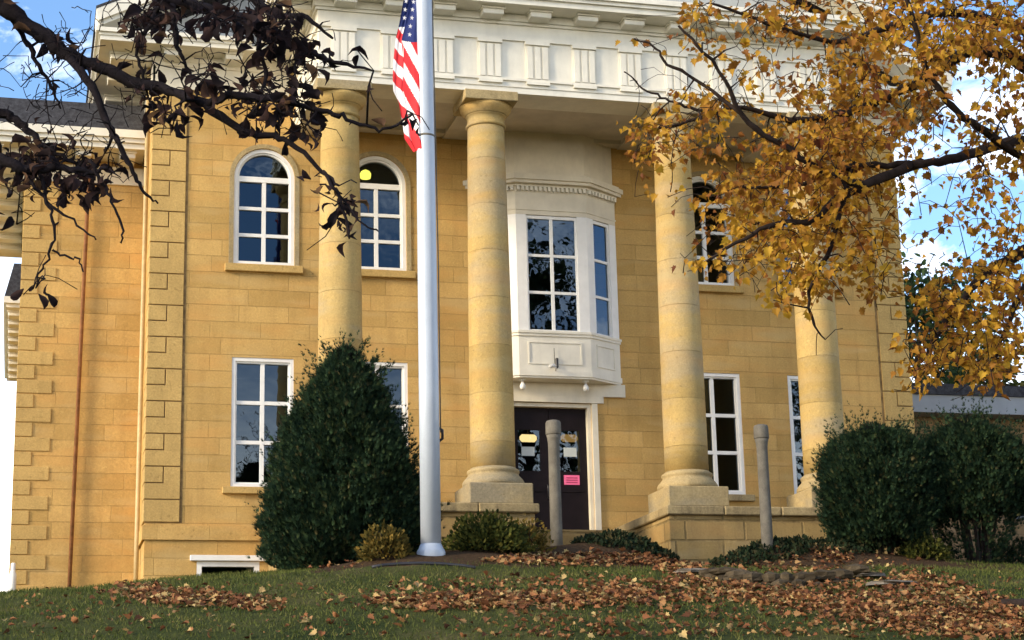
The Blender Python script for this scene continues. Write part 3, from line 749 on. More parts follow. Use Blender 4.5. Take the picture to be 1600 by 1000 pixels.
# ------------------------------------------------------------------ plants
def mesh_np(name, verts, faces_flat, sizes, mat, parent=None, smooth=False):
    me = bpy.data.meshes.new(name); nv = len(verts)
    me.vertices.add(nv); me.vertices.foreach_set('co', np.asarray(verts, np.float32).ravel())
    faces_flat = np.asarray(faces_flat, np.int32); sizes = np.asarray(sizes, np.int32)
    me.loops.add(len(faces_flat)); me.loops.foreach_set('vertex_index', faces_flat)
    me.polygons.add(len(sizes)); st = np.concatenate([[0], np.cumsum(sizes)[:-1]]).astype(np.int32)
    me.polygons.foreach_set('loop_start', st)
    me.materials.append(mat); me.update(calc_edges=True); me.validate()
    o = bpy.data.objects.new(name, me); COL.objects.link(o)
    if parent is not None:
        o.parent = parent
        if parent.type == 'EMPTY': o.matrix_parent_inverse = Matrix.Translation(-Vector(parent.location))
    return o
def scatter(name, shape, faces, P, D, U, S, mat, parent=None):
    """one copy of a small shape (local x,y,z) at every P: y along D, z along U, size S"""
    shape = np.asarray(shape, float); n = len(P); k = len(shape)
    D = D/(np.linalg.norm(D, axis=1, keepdims=True)+1e-9)
    X = np.cross(D, U); X /= (np.linalg.norm(X, axis=1, keepdims=True)+1e-9); Z = np.cross(X, D)
    S = np.broadcast_to(np.asarray(S, float).reshape(-1, 1, 1) if np.ndim(S) else np.full((1, 1, 1), S), (n, 1, 1))
    V = P[:, None, :]+S*(shape[None, :, 0:1]*X[:, None]+shape[None, :, 1:2]*D[:, None]+shape[None, :, 2:3]*Z[:, None])
    flat = np.concatenate([np.asarray(f) for f in faces]); sz = [len(f) for f in faces]
    F = (flat[None]+np.arange(n)[:, None]*k).ravel()
    return mesh_np(name, V.reshape(-1, 3), F, np.tile(sz, n), mat, parent)
def runit(n):
    v = nrs.normal(size=(n, 3)); return v/np.linalg.norm(v, axis=1, keepdims=True)

# maple leaf: two lobed halves folded a little along the midrib
_h = [(0, 0), (.24, -.12), (.30, .04), (.52, .06), (.42, .24), (.55, .48), (.33, .46), (.26, .66), (.13, .68), (0, .98)]
MAPLE = [(x, y, .30*x*x+.10*math.sin(y*3)*0) for x, y in _h]+[(-x, y, .30*x*x) for x, y in _h[1:-1]]
MAPLE = np.array([(x*.92, y, abs(x)*.5-.32*max(0, y-.25)**2) for x, y, z in MAPLE]); MAPLE[:, 1] -= .1
MAPLE_F = [list(range(10)), [0, 9]+list(range(17, 9, -1))]
# dried leaf: a curled strip coming to a point
_st = []
for i, (y, w) in enumerate([(0, .05), (.22, .30), (.5, .36), (.78, .22), (1.05, .02)]):
    zc = .42*math.sin(y*2.6)
    w *= .66; _st += [(-w, y*.92, zc+.9*w), (0, y*.92, zc), (w, y*.92, zc+.9*w)]
DRY = np.array(_st); DRY_F = []
for i in range(4):
    for j in (0, 1): a = i*3+j; DRY_F.append([a, a+1, a+4, a+3])
# evergreen spray: a flat fan of pointed scales
_sp = [(0, 0, 0)]; SPRAY_F = []
for k, a in enumerate((-.52, -.25, 0, .25, .52)):
    l = 1.0-.45*abs(a); c, s = math.cos(a), math.sin(a); w = .042
    b = len(_sp); oy = .12*abs(k-2)*0
    _sp += [(s*l*.35-c*w, c*l*.35+s*w, .03), (s*l, c*l, .0), (s*l*.35+c*w, c*l*.35-s*w, .03)]; SPRAY_F.append([0, b, b+1, b+2])
SPRAY = np.array(_sp)
# small oval leaf
OVAL = np.array([(0, 0, 0), (.28, .3, .08), (.22, .7, .06), (0, 1, 0), (-.22, .7, .06), (-.28, .3, .08)]); OVAL_F = [[0, 1, 2, 3], [0, 3, 4, 5]]

M['everg'] = leafmat('evergreen_sprays', [(0, (.007, .018, .011)), (.45, (.015, .034, .018)), (.8, (.027, .052, .022)), (.95, (.05, .07, .026)), (1, (.09, .075, .035))], .12, .8, .1)
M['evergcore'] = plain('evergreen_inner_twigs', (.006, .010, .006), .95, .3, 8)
M['maple'] = leafmat('maple_leaves', [(0, (.09, .026, .014)), (.13, (.18, .058, .016)), (.32, (.28, .115, .018)), (.56, (.42, .215, .024)), (.82, (.56, .33, .032)), (1, (.66, .43, .05))], .45, .6, .2, clump=.4)
M['dry'] = leafmat('dried_leaves', [(0, (.010, .008, .010)), (.5, (.022, .014, .016)), (.85, (.055, .030, .026)), (1, (.14, .08, .04))], .3, .8, .1)
M['fallen'] = leafmat('fallen_leaves', [(0, (.06, .026, .014)), (.3, (.16, .062, .028)), (.58, (.26, .115, .048)), (.8, (.29, .17, .075)), (1, (.44, .33, .14))], .1, .85, .15)
M['grass'] = leafmat('grass_blades', [(0, (.030, .048, .012)), (.45, (.075, .094, .022)), (.8, (.13, .132, .038)), (1, (.24, .19, .08))], .2, .8, .1, clump=.45)
M['yshrub'] = leafmat('yellowish_shrub_leaves', [(0, (.05, .045, .012)), (.5, (.11, .085, .02)), (1, (.22, .14, .03))], .25, .8, .1)
M['gshrub'] = leafmat('green_shrub_leaves', [(0, (.02, .03, .008)), (.5, (.055, .065, .014)), (1, (.13, .12, .025))], .25, .8, .1)
M['gcover'] = leafmat('ground_cover_leaves', [(0, (.008, .016, .008)), (.6, (.02, .034, .015)), (1, (.06, .05, .022))], .15, .8, .1)
M['farleaf'] = leafmat('far_green_leaves', [(0, (.012, .026, .012)), (.6, (.03, .058, .022)), (1, (.07, .09, .03))], .25, .8, .1)
M['stem'] = plain('shrub_stem', (.022, .014, .010), .95, .3, 10)

def evergreen(label, x, y, prof, count, size, gap=0, stems=6, z0=None, lean=(0, 0)):
    """prof = list of (height, radius x, radius y) above the ground; sprays fill the outer half, pointing out and up"""
    zg = on_ground(x, y, -.1) if z0 is None else z0
    e = empty('evergreen_shrub', (x, y, zg), label, 'shrub')
    H = np.array([p[0] for p in prof]); RX = np.array([p[1] for p in prof]); RY = np.array([p[2] for p in prof])
    hs = np.linspace(H[0], H[-1], 200); w = np.interp(hs, H, RX)+.05; w /= w.sum()
    h = nrs.choice(hs, count, p=w)+nrs.uniform(-.03, .03, count)
    a = nrs.uniform(0, 2*math.pi, count)
    lump = .95+.09*np.sin(2*a+1.9*h+x)+.10*np.sin(3*a+2.1*h)+.09*np.sin(5*a-3.7*h+1)+.08*np.sin(9*a+6*h)
    r = (1-.45*nrs.beta(1.1, 2.6, count))*lump
    tuft = np.where(nrs.rand(count) < .05, nrs.uniform(1.03, 1.16, count), 1); r = r*tuft
    t = (h-H[0])/(H[-1]-H[0])
    px = x+lean[0]*t+r*np.interp(h, H, RX)*np.cos(a); py = y+lean[1]*t+r*np.interp(h, H, RY)*np.sin(a)
    Pn = np.stack([px, py, zg+h+.04*np.sin(7*a+h*5)], 1)
    if gap:                                                  # thin, see-through lower skirt
        keep = (h > H[0]+gap) | (nrs.rand(count) < .15*((h-H[0])/gap)**.7+.05); Pn = Pn[keep]; a = a[keep]
    n = len(Pn); D = np.stack([np.cos(a), np.sin(a), np.full(n, 1.15)], 1)+nrs.normal(0, .36, (n, 3))
    U = runit(n); S = size*nrs.uniform(.6, 1.25, n)
    npl = int(count/32); hp = nrs.choice(hs, npl, p=w); ap = nrs.uniform(0, 6.28, npl); tp = (hp-H[0])/(H[-1]-H[0])
    if gap: k_ = (hp > H[0]+gap*.8); hp, ap, tp = hp[k_], ap[k_], tp[k_]; npl = len(hp)
    rp = nrs.uniform(.78, 1.0, npl)
    base_ = np.stack([x+lean[0]*tp+rp*np.interp(hp, H, RX)*np.cos(ap), y+lean[1]*tp+rp*np.interp(hp, H, RY)*np.sin(ap), zg+hp], 1)
    dir_ = np.stack([np.cos(ap)*.8, np.sin(ap)*.8, nrs.uniform(.6, 1.9, npl)], 1)+nrs.normal(0, .22, (npl, 3)); dir_ /= np.linalg.norm(dir_, axis=1, keepdims=True)
    ln = nrs.uniform(.16, .46, npl)*(1+.5*(tp > .8)); kk = 13; idx = np.repeat(np.arange(npl), kk); tt_ = nrs.rand(npl*kk)
    Pp = base_[idx]+dir_[idx]*(ln[idx]*tt_)[:, None]+nrs.normal(0, .035, (npl*kk, 3))*(1.15-tt_)[:, None]
    Pn = np.concatenate([Pn, Pp]); D = np.concatenate([D, dir_[idx]+nrs.normal(0, .3, (npl*kk, 3))]); U = np.concatenate([U, runit(npl*kk)]); S = np.concatenate([S, size*(1.1-.5*tt_)*nrs.uniform(.6, 1.1, npl*kk)])
    scatter('foliage', SPRAY, SPRAY_F, Pn, D, U, S, M['everg'], e)
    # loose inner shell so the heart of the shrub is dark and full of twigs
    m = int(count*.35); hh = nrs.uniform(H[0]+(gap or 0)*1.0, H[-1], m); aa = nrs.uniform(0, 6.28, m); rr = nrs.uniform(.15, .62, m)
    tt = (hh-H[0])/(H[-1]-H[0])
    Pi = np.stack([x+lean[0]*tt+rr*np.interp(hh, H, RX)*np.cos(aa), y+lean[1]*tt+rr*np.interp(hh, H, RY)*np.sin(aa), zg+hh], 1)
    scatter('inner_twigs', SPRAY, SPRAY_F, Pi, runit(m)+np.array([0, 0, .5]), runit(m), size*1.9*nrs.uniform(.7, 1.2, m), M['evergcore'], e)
    mb = MB()
    for k in range(stems):
        q = rnd.uniform(0, 6.28); top = rnd.uniform(.5, .85)*H[-1]; rr = rnd.uniform(.2, .6)
        bx, by = x+.16*math.cos(q), y+.16*math.sin(q)
        tx = x+lean[0]*.6+rr*float(np.interp(top, H, RX))*math.cos(q); ty = y+lean[1]*.6+rr*float(np.interp(top, H, RY))*math.sin(q)
        pts = [(bx+(tx-bx)*s**1.3+rnd.uniform(-.03, .03), by+(ty-by)*s**1.3+rnd.uniform(-.03, .03), zg-.1+(top+.1)*s) for s in np.linspace(0, 1, 7)]
        mb.tube(pts, [.05*(1-s*.75) for s in np.linspace(0, 1, 7)], 5)
    mb.build('stem', M['stem'], e)
    return e
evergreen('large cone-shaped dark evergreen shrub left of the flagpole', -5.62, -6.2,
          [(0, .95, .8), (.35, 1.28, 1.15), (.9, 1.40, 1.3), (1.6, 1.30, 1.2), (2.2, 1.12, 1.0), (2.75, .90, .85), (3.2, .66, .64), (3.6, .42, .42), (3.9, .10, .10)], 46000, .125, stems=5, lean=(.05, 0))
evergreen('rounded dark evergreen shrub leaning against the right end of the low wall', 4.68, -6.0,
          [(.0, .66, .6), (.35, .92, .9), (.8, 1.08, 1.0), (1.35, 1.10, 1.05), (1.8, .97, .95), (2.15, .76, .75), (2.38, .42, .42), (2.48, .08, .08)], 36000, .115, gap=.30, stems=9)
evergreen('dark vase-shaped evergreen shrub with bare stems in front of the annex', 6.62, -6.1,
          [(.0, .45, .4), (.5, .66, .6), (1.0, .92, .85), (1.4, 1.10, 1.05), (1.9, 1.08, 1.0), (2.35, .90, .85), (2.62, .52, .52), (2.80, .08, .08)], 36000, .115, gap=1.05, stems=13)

def low_shrub(name, label, x, y, rx, ry, h, count, size, mat, shape=OVAL, faces=OVAL_F, twigs=14, cat='shrub'):
    zg = on_ground(x, y, -.04); e = empty(name, (x, y, zg), label, cat)
    a = nrs.uniform(0, 6.28, count); b = np.arcsin(nrs.uniform(0, 1, count)); r = nrs.uniform(.45, 1.0, count)**.6*(1+.16*np.sin(5*a+3*b)+.1*np.sin(9*a))
    d = np.stack([np.cos(a)*np.cos(b), np.sin(a)*np.cos(b), np.sin(b)], 1)
    Pn = np.array([x, y, zg])+d*np.array([rx, ry, h])*r[:, None]
    scatter('foliage', shape, faces, Pn, d+nrs.normal(0, .6, (count, 3))+np.array([0, 0, .5]), runit(count), size*nrs.uniform(.6, 1.3, count), mat, e)
    mb = MB()
    for k in range(twigs):
        q = rnd.uniform(0, 6.28); u = rnd.uniform(.3, 1); tp = (x+rx*.9*math.cos(q)*u, y+ry*.9*math.sin(q)*u, zg+h*(1-.45*u*u))
        mb.tube([(x+.05*math.cos(q), y+.05*math.sin(q), zg-.05), ((x*.5+tp[0]*.5), (y*.5+tp[1]*.5), zg+(tp[2]-zg)*.62), tp], [.014, .010, .005], 4)
    mb.build('stem', M['stem'], e)
p = at_y(601, 868, -8.6); low_shrub('low_shrub', 'small ochre-yellow shrub beside the foot of the big evergreen', p[0], -8.6, .40, .35, .52, 1300, .085, M['yshrub'])
p = at_y(762, 866, -7.9); low_shrub('low_shrub', 'low green shrub with yellow tips right of the flagpole', p[0], -7.9, .72, .5, .60, 3800, .085, M['gshrub'])
p = at_y(822, 850, -7.2); low_shrub('low_shrub', 'brown thinning shrub between the green shrub and the concrete post', p[0], -7.2, .42, .35, .58, 1000, .07, M['yshrub'], twigs=26)
p = at_y(1447, 892, -6.6); low_shrub('low_shrub', 'small olive shrub between the two dark evergreens', p[0], -6.6, .48, .35, .42, 1500, .075, M['gshrub'])
p = at_y(1590, 893, -5.6); low_shrub('low_shrub', 'clipped dark low shrub at the right under the annex window', p[0], -5.6, .85, .5, .62, 3600, .08, M['everg'], SPRAY, SPRAY_F)

# ---- the two overhanging trees: limbs drawn as chains of (picture place, distance), clusters of leaves hung on twigs between them
def smooth(pts, k=5):
    pts = np.asarray(pts, float); out = []
    for i in range(len(pts)-1):
        p0, p1, p2, p3 = pts[max(i-1, 0)], pts[i], pts[i+1], pts[min(i+2, len(pts)-1)]
        for s in np.linspace(0, 1, k, endpoint=False):
            out.append(.5*((2*p1)+(-p0+p2)*s+(2*p0-5*p1+4*p2-p3)*s*s+(-p0+3*p1-3*p2+p3)*s**3))
    out.append(pts[-1]); return np.array(out)
class Tree:
    def __init__(s): s.mb = MB(); s.nodes = []; s.rad = []
    def limb(s, pts3, r0, r1, wob=.006, k=5, n=7):
        q = smooth(pts3, k); m = len(q); q[1:-1] += nrs.normal(0, wob, (m-2, 3))
        r = np.linspace(r0, r1, m)*(1+.08*nrs.normal(size=m)); s.mb.tube(q, r, n)
        s.nodes += list(q); s.rad += list(r); return q
    def twig_to(s, p, r=.007, sag=.1, maxlen=None):
        A = np.array(s.nodes); d = np.linalg.norm(A-p, axis=1); i = int(np.argmin(d))
        if maxlen and d[i] > maxlen: return None
        a = A[i]; L = d[i]; n = max(3, int(L/.12)+2)
        side = runit(1)[0]*L*.12
        pts = [a+(p-a)*t+side*math.sin(math.pi*t)+np.array([0, 0, sag*L*math.sin(math.pi*t)]) for t in np.linspace(0, 1, n)]
        r0 = min(s.rad[i]*.7, r*(1+L*1.3)); s.mb.tube(pts, np.linspace(r0, r*.5, n), 4)
        s.nodes += pts[1:]; s.rad += list(np.linspace(r0, r*.5, n))[1:]; return pts

def sample_blobs(blobs, n):
    w = np.array([b[2]*b[3]*b[4] for b in blobs], float); w /= w.sum(); idx = nrs.choice(len(blobs), n, p=w); out = []
    for i in idx:
        x, y, rx, ry, _ = blobs[i]; a = nrs.uniform(0, 6.28); r = math.sqrt(nrs.uniform(0, 1)); out.append((x+rx*r*math.cos(a), y+ry*r*math.sin(a)))
    return np.array(out)

# right: golden maple
mt = Tree()
base = at_y(2010, 560, -25.0); base[2] = on_ground(base[0], base[1], -.2)
hub = at(1760, 330, 15.0); hub2 = at(1740, 60, 15.2)
base[0], base[1] = hub[0]+.9, hub[1]+.4; base[2] = on_ground(base[0], base[1], -.2)
mt.limb([base, base+(hub-base)*np.array([.35, .35, .5]), hub, hub2, at(1720, -250, 15.5), at(1690, -600, 16)], .34, .10, .01, n=12)
def A(*q): return [at(x, y, d) for x, y, d in q]
mt.limb([hub]+A((1660, 228, 14.2), (1600, 220, 13.8), (1550, 230, 13.4), (1480, 250, 13.0), (1420, 257, 12.8), (1330, 262, 12.6), (1240, 290, 12.4), (1160, 292, 12.3)), .058, .008)
mt.limb([hub2]+A((1640, 60, 14.5), (1580, 40, 14.0), (1480, 20, 13.6), (1365, 50, 13.4), (1300, 66, 13.2), (1200, 36, 13.0), (1110, 5, 12.9)), .05, .008)
mt.limb([hub2]+A((1650, 130, 14.8), (1580, 90, 14.4), (1515, 80, 14.2), (1430, 132, 14.0), (1370, 160, 13.8), (1310, 178, 13.6), (1235, 186, 13.5), (1160, 168, 13.4), (1090, 185, 13.3), (1020, 205, 13.2)), .06, .008)
mt.limb([hub]+A((1620, 260, 13.2), (1540, 205, 12.6), (1495, 175, 12.4), (1450, 115, 12.3), (1435, 60, 12.2), (1410, -40, 12.1)), .036, .014)
mt.limb(A((1420, 257, 12.8), (1350, 285, 12.3), (1290, 270, 12.1), (1225, 230, 12.0), (1160, 180, 11.9), (1125, 110, 11.8), (1060, 40, 11.8)), .032, .008)
mt.limb(A((1440, 255, 12.9), (1370, 282, 12.7), (1305, 312, 12.5), (1270, 345, 12.4), (1215, 350, 12.3), (1150, 380, 12.2), (1085, 420, 12.1)), .036, .007)
mt.limb(A((1160, 180, 11.9), (1100, 133, 12.0), (1044, 100, 12.0), (1020, 72, 12.0), (990, 60, 12.0)), .014, .005)
mt.limb(A((1120, 175, 12.6), (1070, 165, 12.6), (1040, 155, 12.6), (1005, 137, 12.6), (975, 112, 12.6)), .012, .005)
mt.limb([hub]+A((1680, 360, 14.0), (1600, 395, 13.6), (1540, 430, 13.4), (1480, 500, 13.2), (1445, 560, 13.1)), .07, .010)
mt.limb(A((1640, 380, 13.8), (1600, 450, 13.6), (1570, 520, 13.5), (1545, 590, 13.5)), .035, .008)
mt.limb(A((1330, 262, 12.6), (1300, 380, 12.5), (1265, 455, 12.4), (1275, 510, 12.4), (1290, 530, 12.4)), .02, .004)
mt.limb([hub2]+A((1660, 0, 15.5), (1560, -60, 15), (1450, -80, 14.6), (1300, -70, 14.2), (1150, -50, 14)), .09, .015)
mt.limb([hub]+A((1850, 200, 15.5), (1950, 120, 16), (2050, 60, 16.4)), .1, .02)
mt.limb([hub]+A((1830, 330, 14), (1920, 330, 13.2), (2020, 380, 12.6)), .09, .02)
RB = [(1180, 20, 110, 28, .55), (1320, 20, 110, 40, .8), (1480, 25, 120, 45, .9), (1200, 70, 120, 30, .45), (1330, 105, 70, 50, 1.1), (1420, 100, 70, 60, .75),
      (1180, 140, 110, 40, .35), (1290, 170, 60, 35, .7), (1350, 200, 75, 60, 1.25), (1260, 235, 80, 50, 1.15), (1170, 250, 70, 45, .7), (1075, 215, 55, 45, .75), (1090, 160, 50, 30, .35),
      (1020, 240, 38, 35, .5), (1310, 290, 75, 50, 1.2), (1230, 330, 70, 50, 1.0), (1150, 325, 45, 50, .55), (1130, 395, 50, 45, .65), (1090, 410, 35, 22, .45), (1210, 400, 60, 45, .95),
      (1290, 390, 60, 55, 1.0), (1350, 350, 40, 80, .75), (1370, 430, 35, 50, .5), (1250, 455, 55, 25, .45), (1305, 455, 45, 30, .35), (1270, 510, 25, 22, .12),
      (1490, 75, 70, 40, .6), (1570, 60, 45, 60, .8), (1440, 170, 50, 45, .6), (1545, 150, 60, 45, .35), (1560, 220, 55, 40, .45), (1470, 250, 60, 40, .38), (1540, 310, 70, 45, .55), (1450, 330, 50, 40, .28),
      (1440, 400, 35, 35, .3), (1570, 400, 50, 60, .95), (1510, 450, 60, 55, 1.0), (1570, 500, 45, 70, 1.1), (1470, 510, 45, 50, 1.1), (1440, 555, 30, 45, .8), (1530, 560, 45, 45, .95), (1595, 580, 20, 40, .5),
      (1540, 600, 28, 16, .6), (1412, 608, 10, 12, .2), (1000, 60, 15, 20, .15), (985, 130, 25, 20, .2), (990, 200, 25, 20, .35), (990, 305, 18, 20, .22), (1060, 310, 40, 40, .2)]
RB2 = [(1800, 150, 220, 220, 1), (1750, 420, 140, 140, 1), (1500, -150, 420, 120, 1)]
def crown(tree, pts, dlo, dhi, per, leafs, spread, droop, maxlen=None, bunch=0):
    Ps, Ds, Ss = [], [], []
    ds = nrs.uniform(dlo, dhi, len(pts)); P3 = np.array([at(x, y, d) for (x, y), d in zip(pts, ds)])
    A0 = np.array(tree.nodes); dist = np.array([np.min(np.linalg.norm(A0-p, axis=1)) for p in P3])
    for i in np.argsort(dist):
        tw = tree.twig_to(P3[i], maxlen=maxlen)
        if tw is None: continue
        k = max(2, int(nrs.poisson(per)))
        end = np.array(tw[-1]); pre = np.array(tw[max(0, len(tw)-4)])
        for _ in range(k):
            t = nrs.rand(); c = pre+(end-pre)*t
            o = runit(1)[0]*spread*nrs.rand()**.5; o[2] = -abs(o[2])*.8+spread*.15
            Ps.append(c+o); d = o/(np.linalg.norm(o)+1e-6)+np.array([0, 0, -droop])+runit(1)[0]*.55; Ds.append(d); Ss.append(leafs*nrs.choice([.6, .8, 1.0, 1.2, 1.4])*nrs.uniform(.85, 1.15))
    return np.array(Ps), np.array(Ds), np.array(Ss)
p1 = crown(mt, sample_blobs(RB, 1120), 11.8, 14.6, 7.0, .048, .15, .55)
for x, y in sample_blobs(RB+[(1180, 90, 130, 70, .8), (1100, 160, 110, 60, .8), (1500, 170, 90, 110, .6)], 650): mt.twig_to(at(x+nrs.normal(0, 26), y+nrs.normal(0, 22), nrs.uniform(11.8, 14.2)), r=.005, maxlen=.9)
p2 = crown(mt, sample_blobs(RB2, 420), 12.5, 18, 9, .075, .20, .55)
e = empty('maple_tree', tuple(base), 'golden brown autumn maple reaching in over the right half of the courthouse', 'tree')
mt.mb.build('trunk', M['bark'], e, recalc=False)
Pm, Dm, Sm = [np.concatenate(q) for q in zip(p1, p2)]
scatter('crown', MAPLE, MAPLE_F, Pm, Dm, runit(len(Pm))*.8+np.array([-.3, -.5, .4]), Sm, M['maple'], e)

# left: dark limbs with curled dead leaves, close to the camera
lt = Tree(); D0 = 7.4
lhub = at(-420, 40, 7.6); lbase = lhub+np.array([-.4, .3, 0]); lbase[2] = on_ground(lbase[0], lbase[1], -.2)
lt.limb([lbase, lbase+(lhub-lbase)*np.array([.3, .3, .55]), lhub, at(-470, -420, 7.8), at(-500, -900, 8)], .24, .10, .01, n=12)
lt.limb([lhub]+A((-200, -60, 7.4), (-60, -25, 7.3), (0, 8, 7.3), (48, 41, 7.3), (89, 70, 7.3), (115, 91, 7.3), (168, 110, 7.3), (204, 128, 7.3), (264, 141, 7.25), (320, 164, 7.2), (379, 205, 7.2), (430, 214, 7.2), (465, 231, 7.15), (505, 268, 7.15), (530, 290, 7.1)), .042, .005, .004)
lt.limb(A((100, 80, 7.3), (144, 134, 7.2), (166, 187, 7.15), (185, 225, 7.1), (209, 268, 7.1), (225, 300, 7.1), (247, 318, 7.1)), .020, .003, .003)
lt.limb(A((20, 30, 7.3), (40, 62, 7.4), (60, 96, 7.4), (79, 137, 7.4), (95, 170, 7.4)), .014, .004, .004)
lt.limb([lhub]+A((-250, 130, 7.6), (-80, 150, 7.5), (0, 176, 7.5), (29, 190, 7.5), (48, 209, 7.5), (80, 235, 7.45), (120, 255, 7.4)), .034, .006, .004)
lt.limb([lhub]+A((-260, 230, 7.2), (-80, 240, 7.1), (0, 251, 7.0), (38, 266, 7.0), (90, 262, 7.0), (140, 270, 7.0), (170, 262, 7.0)), .036, .006, .004)
lt.limb([lhub]+A((-200, -300, 7.5), (40, -160, 7.4), (200, -50, 7.4), (249, -8, 7.4), (295, 6, 7.4), (362, 27, 7.4), (403, 38, 7.4), (443, 67, 7.35), (484, 80, 7.3), (516, 96, 7.3), (545, 101, 7.3), (583, 111, 7.3)), .040, .004, .004)
lt.limb([lhub]+A((-150, -330, 7.8), (120, -200, 7.8), (300, -80, 7.8), (380, -15, 7.8), (430, 22, 7.75), (480, 30, 7.7), (520, 60, 7.7)), .034, .006, .004)
lt.limb(A((320, 164, 7.2), (360, 150, 7.15), (403, 154, 7.1), (452, 159, 7.1), (497, 171, 7.1), (528, 181, 7.1), (564, 195, 7.1), (600, 203, 7.1), (645, 178, 7.1)), .018, .004, .004)
lt.limb(A((245, -5, 7.4), (240, 30, 7.3), (213, 70, 7.3), (222, 110, 7.3), (235, 160, 7.3)), .012, .004, .004)
lt.limb(A((270, 2, 7.4), (273, 45, 7.3), (280, 80, 7.3), (292, 105, 7.3), (310, 135, 7.3)), .014, .004, .004)
lt.limb(A((400, 36, 7.4), (405, 80, 7.3), (415, 120, 7.3), (403, 154, 7.2)), .012, .006, .004)
lt.limb(A((140, 250, 7.0), (160, 285, 7.0), (180, 325, 7.0), (192, 365, 7.0), (188, 378, 7.0)), .008, .003, .004)
lt.limb(A((60, 262, 7.0), (72, 310, 7.0), (82, 345, 7.0), (80, 390, 7.0), (62, 425, 7.0), (50, 452, 7.0)), .008, .003, .004)
lt.limb(A((40, 270, 7.0), (75, 315, 7.0), (115, 345, 7.0), (150, 375, 7.0)), .007, .003, .004)
lt.limb(A((82, 390, 7.0), (100, 400, 7.0), (122, 405, 7.0), (130, 425, 7.0)), .005, .003, .003)
lt.limb(A((505, 268, 7.15), (525, 300, 7.1), (540, 340, 7.1), (546, 372, 7.1)), .008, .004, .003)
lt.limb(A((505, 268, 7.15), (560, 345, 7.1), (590, 360, 7.1)), .005, .003, .003)
LB = [(60, 55, 40, 30, .35), (115, 60, 30, 40, .5), (110, 15, 20, 15, .4), (90, 130, 18, 25, .35), (100, 250, 75, 38, 1.7), (40, 265, 45, 35, 1.0), (150, 285, 35, 25, .7), (40, 300, 25, 25, .6), (110, 300, 30, 30, .6), (30, 330, 15, 25, .3), (75, 420, 20, 22, .5), (50, 440, 9, 15, .4), (110, 400, 18, 10, .12),
      (200, 25, 45, 25, .45), (255, 20, 40, 30, .9), (310, 20, 50, 25, .8), (370, 20, 60, 30, 1.2), (420, 35, 50, 40, 1.2), (460, 70, 45, 35, .8), (395, 70, 40, 25, .7), (235, 130, 22, 40, .9), (255, 160, 35, 28, .9), (290, 120, 22, 20, .4), (340, 120, 30, 30, .4), (360, 100, 25, 20, .35), (395, 130, 40, 30, .8), (375, 160, 40, 25, .8), (440, 150, 40, 35, .6), (425, 185, 45, 25, .7),
      (475, 130, 30, 40, .5), (460, 200, 30, 25, .5), (275, 195, 8, 18, .3), (440, 230, 20, 15, .4), (512, 300, 20, 18, .8), (535, 325, 18, 28, .9), (546, 360, 9, 14, .6), (575, 335, 14, 12, .3), (550, 85, 25, 15, .25), (585, 105, 18, 12, .25), (640, 170, 9, 15, .35), (655, 185, 7, 22, .35), (660, 150, 8, 6, .2), (510, 160, 25, 20, .3), (560, 190, 25, 12, .2), (500, 215, 20, 20, .3), (150, 110, 20, 18, .25), (15, 210, 20, 20, .3)]
q1 = crown(lt, sample_blobs(LB, 260), 6.9, 7.6, 1.6, .060, .07, .9, maxlen=.55)
q2 = crown(lt, sample_blobs([(-250, 0, 220, 330, 1), (100, -220, 300, 150, 1)], 170), 6.8, 8.4, 3.5, .10, .09, .9)
# fine bare twigs
for x, y in sample_blobs(LB+[(60, 110, 70, 60, 1.5), (230, 60, 120, 70, 1), (430, 120, 90, 60, 1), (180, 190, 60, 60, .9), (60, 200, 60, 60, .7), (140, 200, 50, 60, .6)], 760): lt.twig_to(at(x+nrs.normal(0, 26), y+nrs.normal(0, 22), nrs.uniform(6.9, 7.6)), r=.0040, sag=.05, maxlen=.5)
e = empty('withered_tree', tuple(lbase), 'dark nearly bare tree with curled brown leaves reaching in from the left', 'tree')
lt.mb.build('trunk', M['barkdark'], e, recalc=False)
Pl, Dl, Sl = [np.concatenate(q) for q in zip(q1, q2)]
scatter('crown', DRY, DRY_F, Pl, Dl, runit(len(Pl)), Sl, M['dry'], e)

# trees standing behind the building
def back_tree(name, label, x, y, h, r, n, mat, leaf, z0=None, bark='bark'):
    zg = on_ground(x, y, -.2) if z0 is None else z0; t = Tree(); e = empty(name, (x, y, zg), label, 'tree')
    t.limb([(x, y, zg), (x+.1, y, zg+h*.3), (x-.1, y+.1, zg+h*.65), (x, y, zg+h*.95)], .03*h, .02, .03, n=8)
    cs = []
    for k in range(46):
        u = rnd.uniform(.22, 1.0); rr = r*(1-.75*(abs(u-.5)/.5)**2.2)*rnd.uniform(.4, 1); q = rnd.uniform(0, 6.28)
        c = np.array([x+rr*math.cos(q), y+rr*math.sin(q), zg+h*u]); t.twig_to(c, r=.03, sag=.05); cs.append(c)
    cs = np.array(cs); i = nrs.randint(0, len(cs), n); Pn = cs[i]+nrs.normal(0, r*.17, (n, 3))
    t.mb.build('trunk', M[bark], e, recalc=False)
    scatter('crown', OVAL, OVAL_F, Pn, runit(n)+np.array([0, 0, -.2]), runit(n), leaf*nrs.uniform(.6, 1.3, n), mat, e)
back_tree('leafy_tree', 'dark green leafy tree rising behind the flat annex roof', 17.8, 17, 12.0, 3.6, 7000, M['farleaf'], .30)
back_tree('leafy_tree', 'green and yellow tree behind the far end of the annex', 21.5, 21, 10.5, 3.6, 4200, M['gshrub'], .32)
p = at_y(2, 850, 55); back_tree('leafy_tree', 'distant brownish tree seen past the left corner of the wing', p[0]-.9, 55, 5.6, 2.2, 1800, M['yshrub'], .28, z0=-2.5)
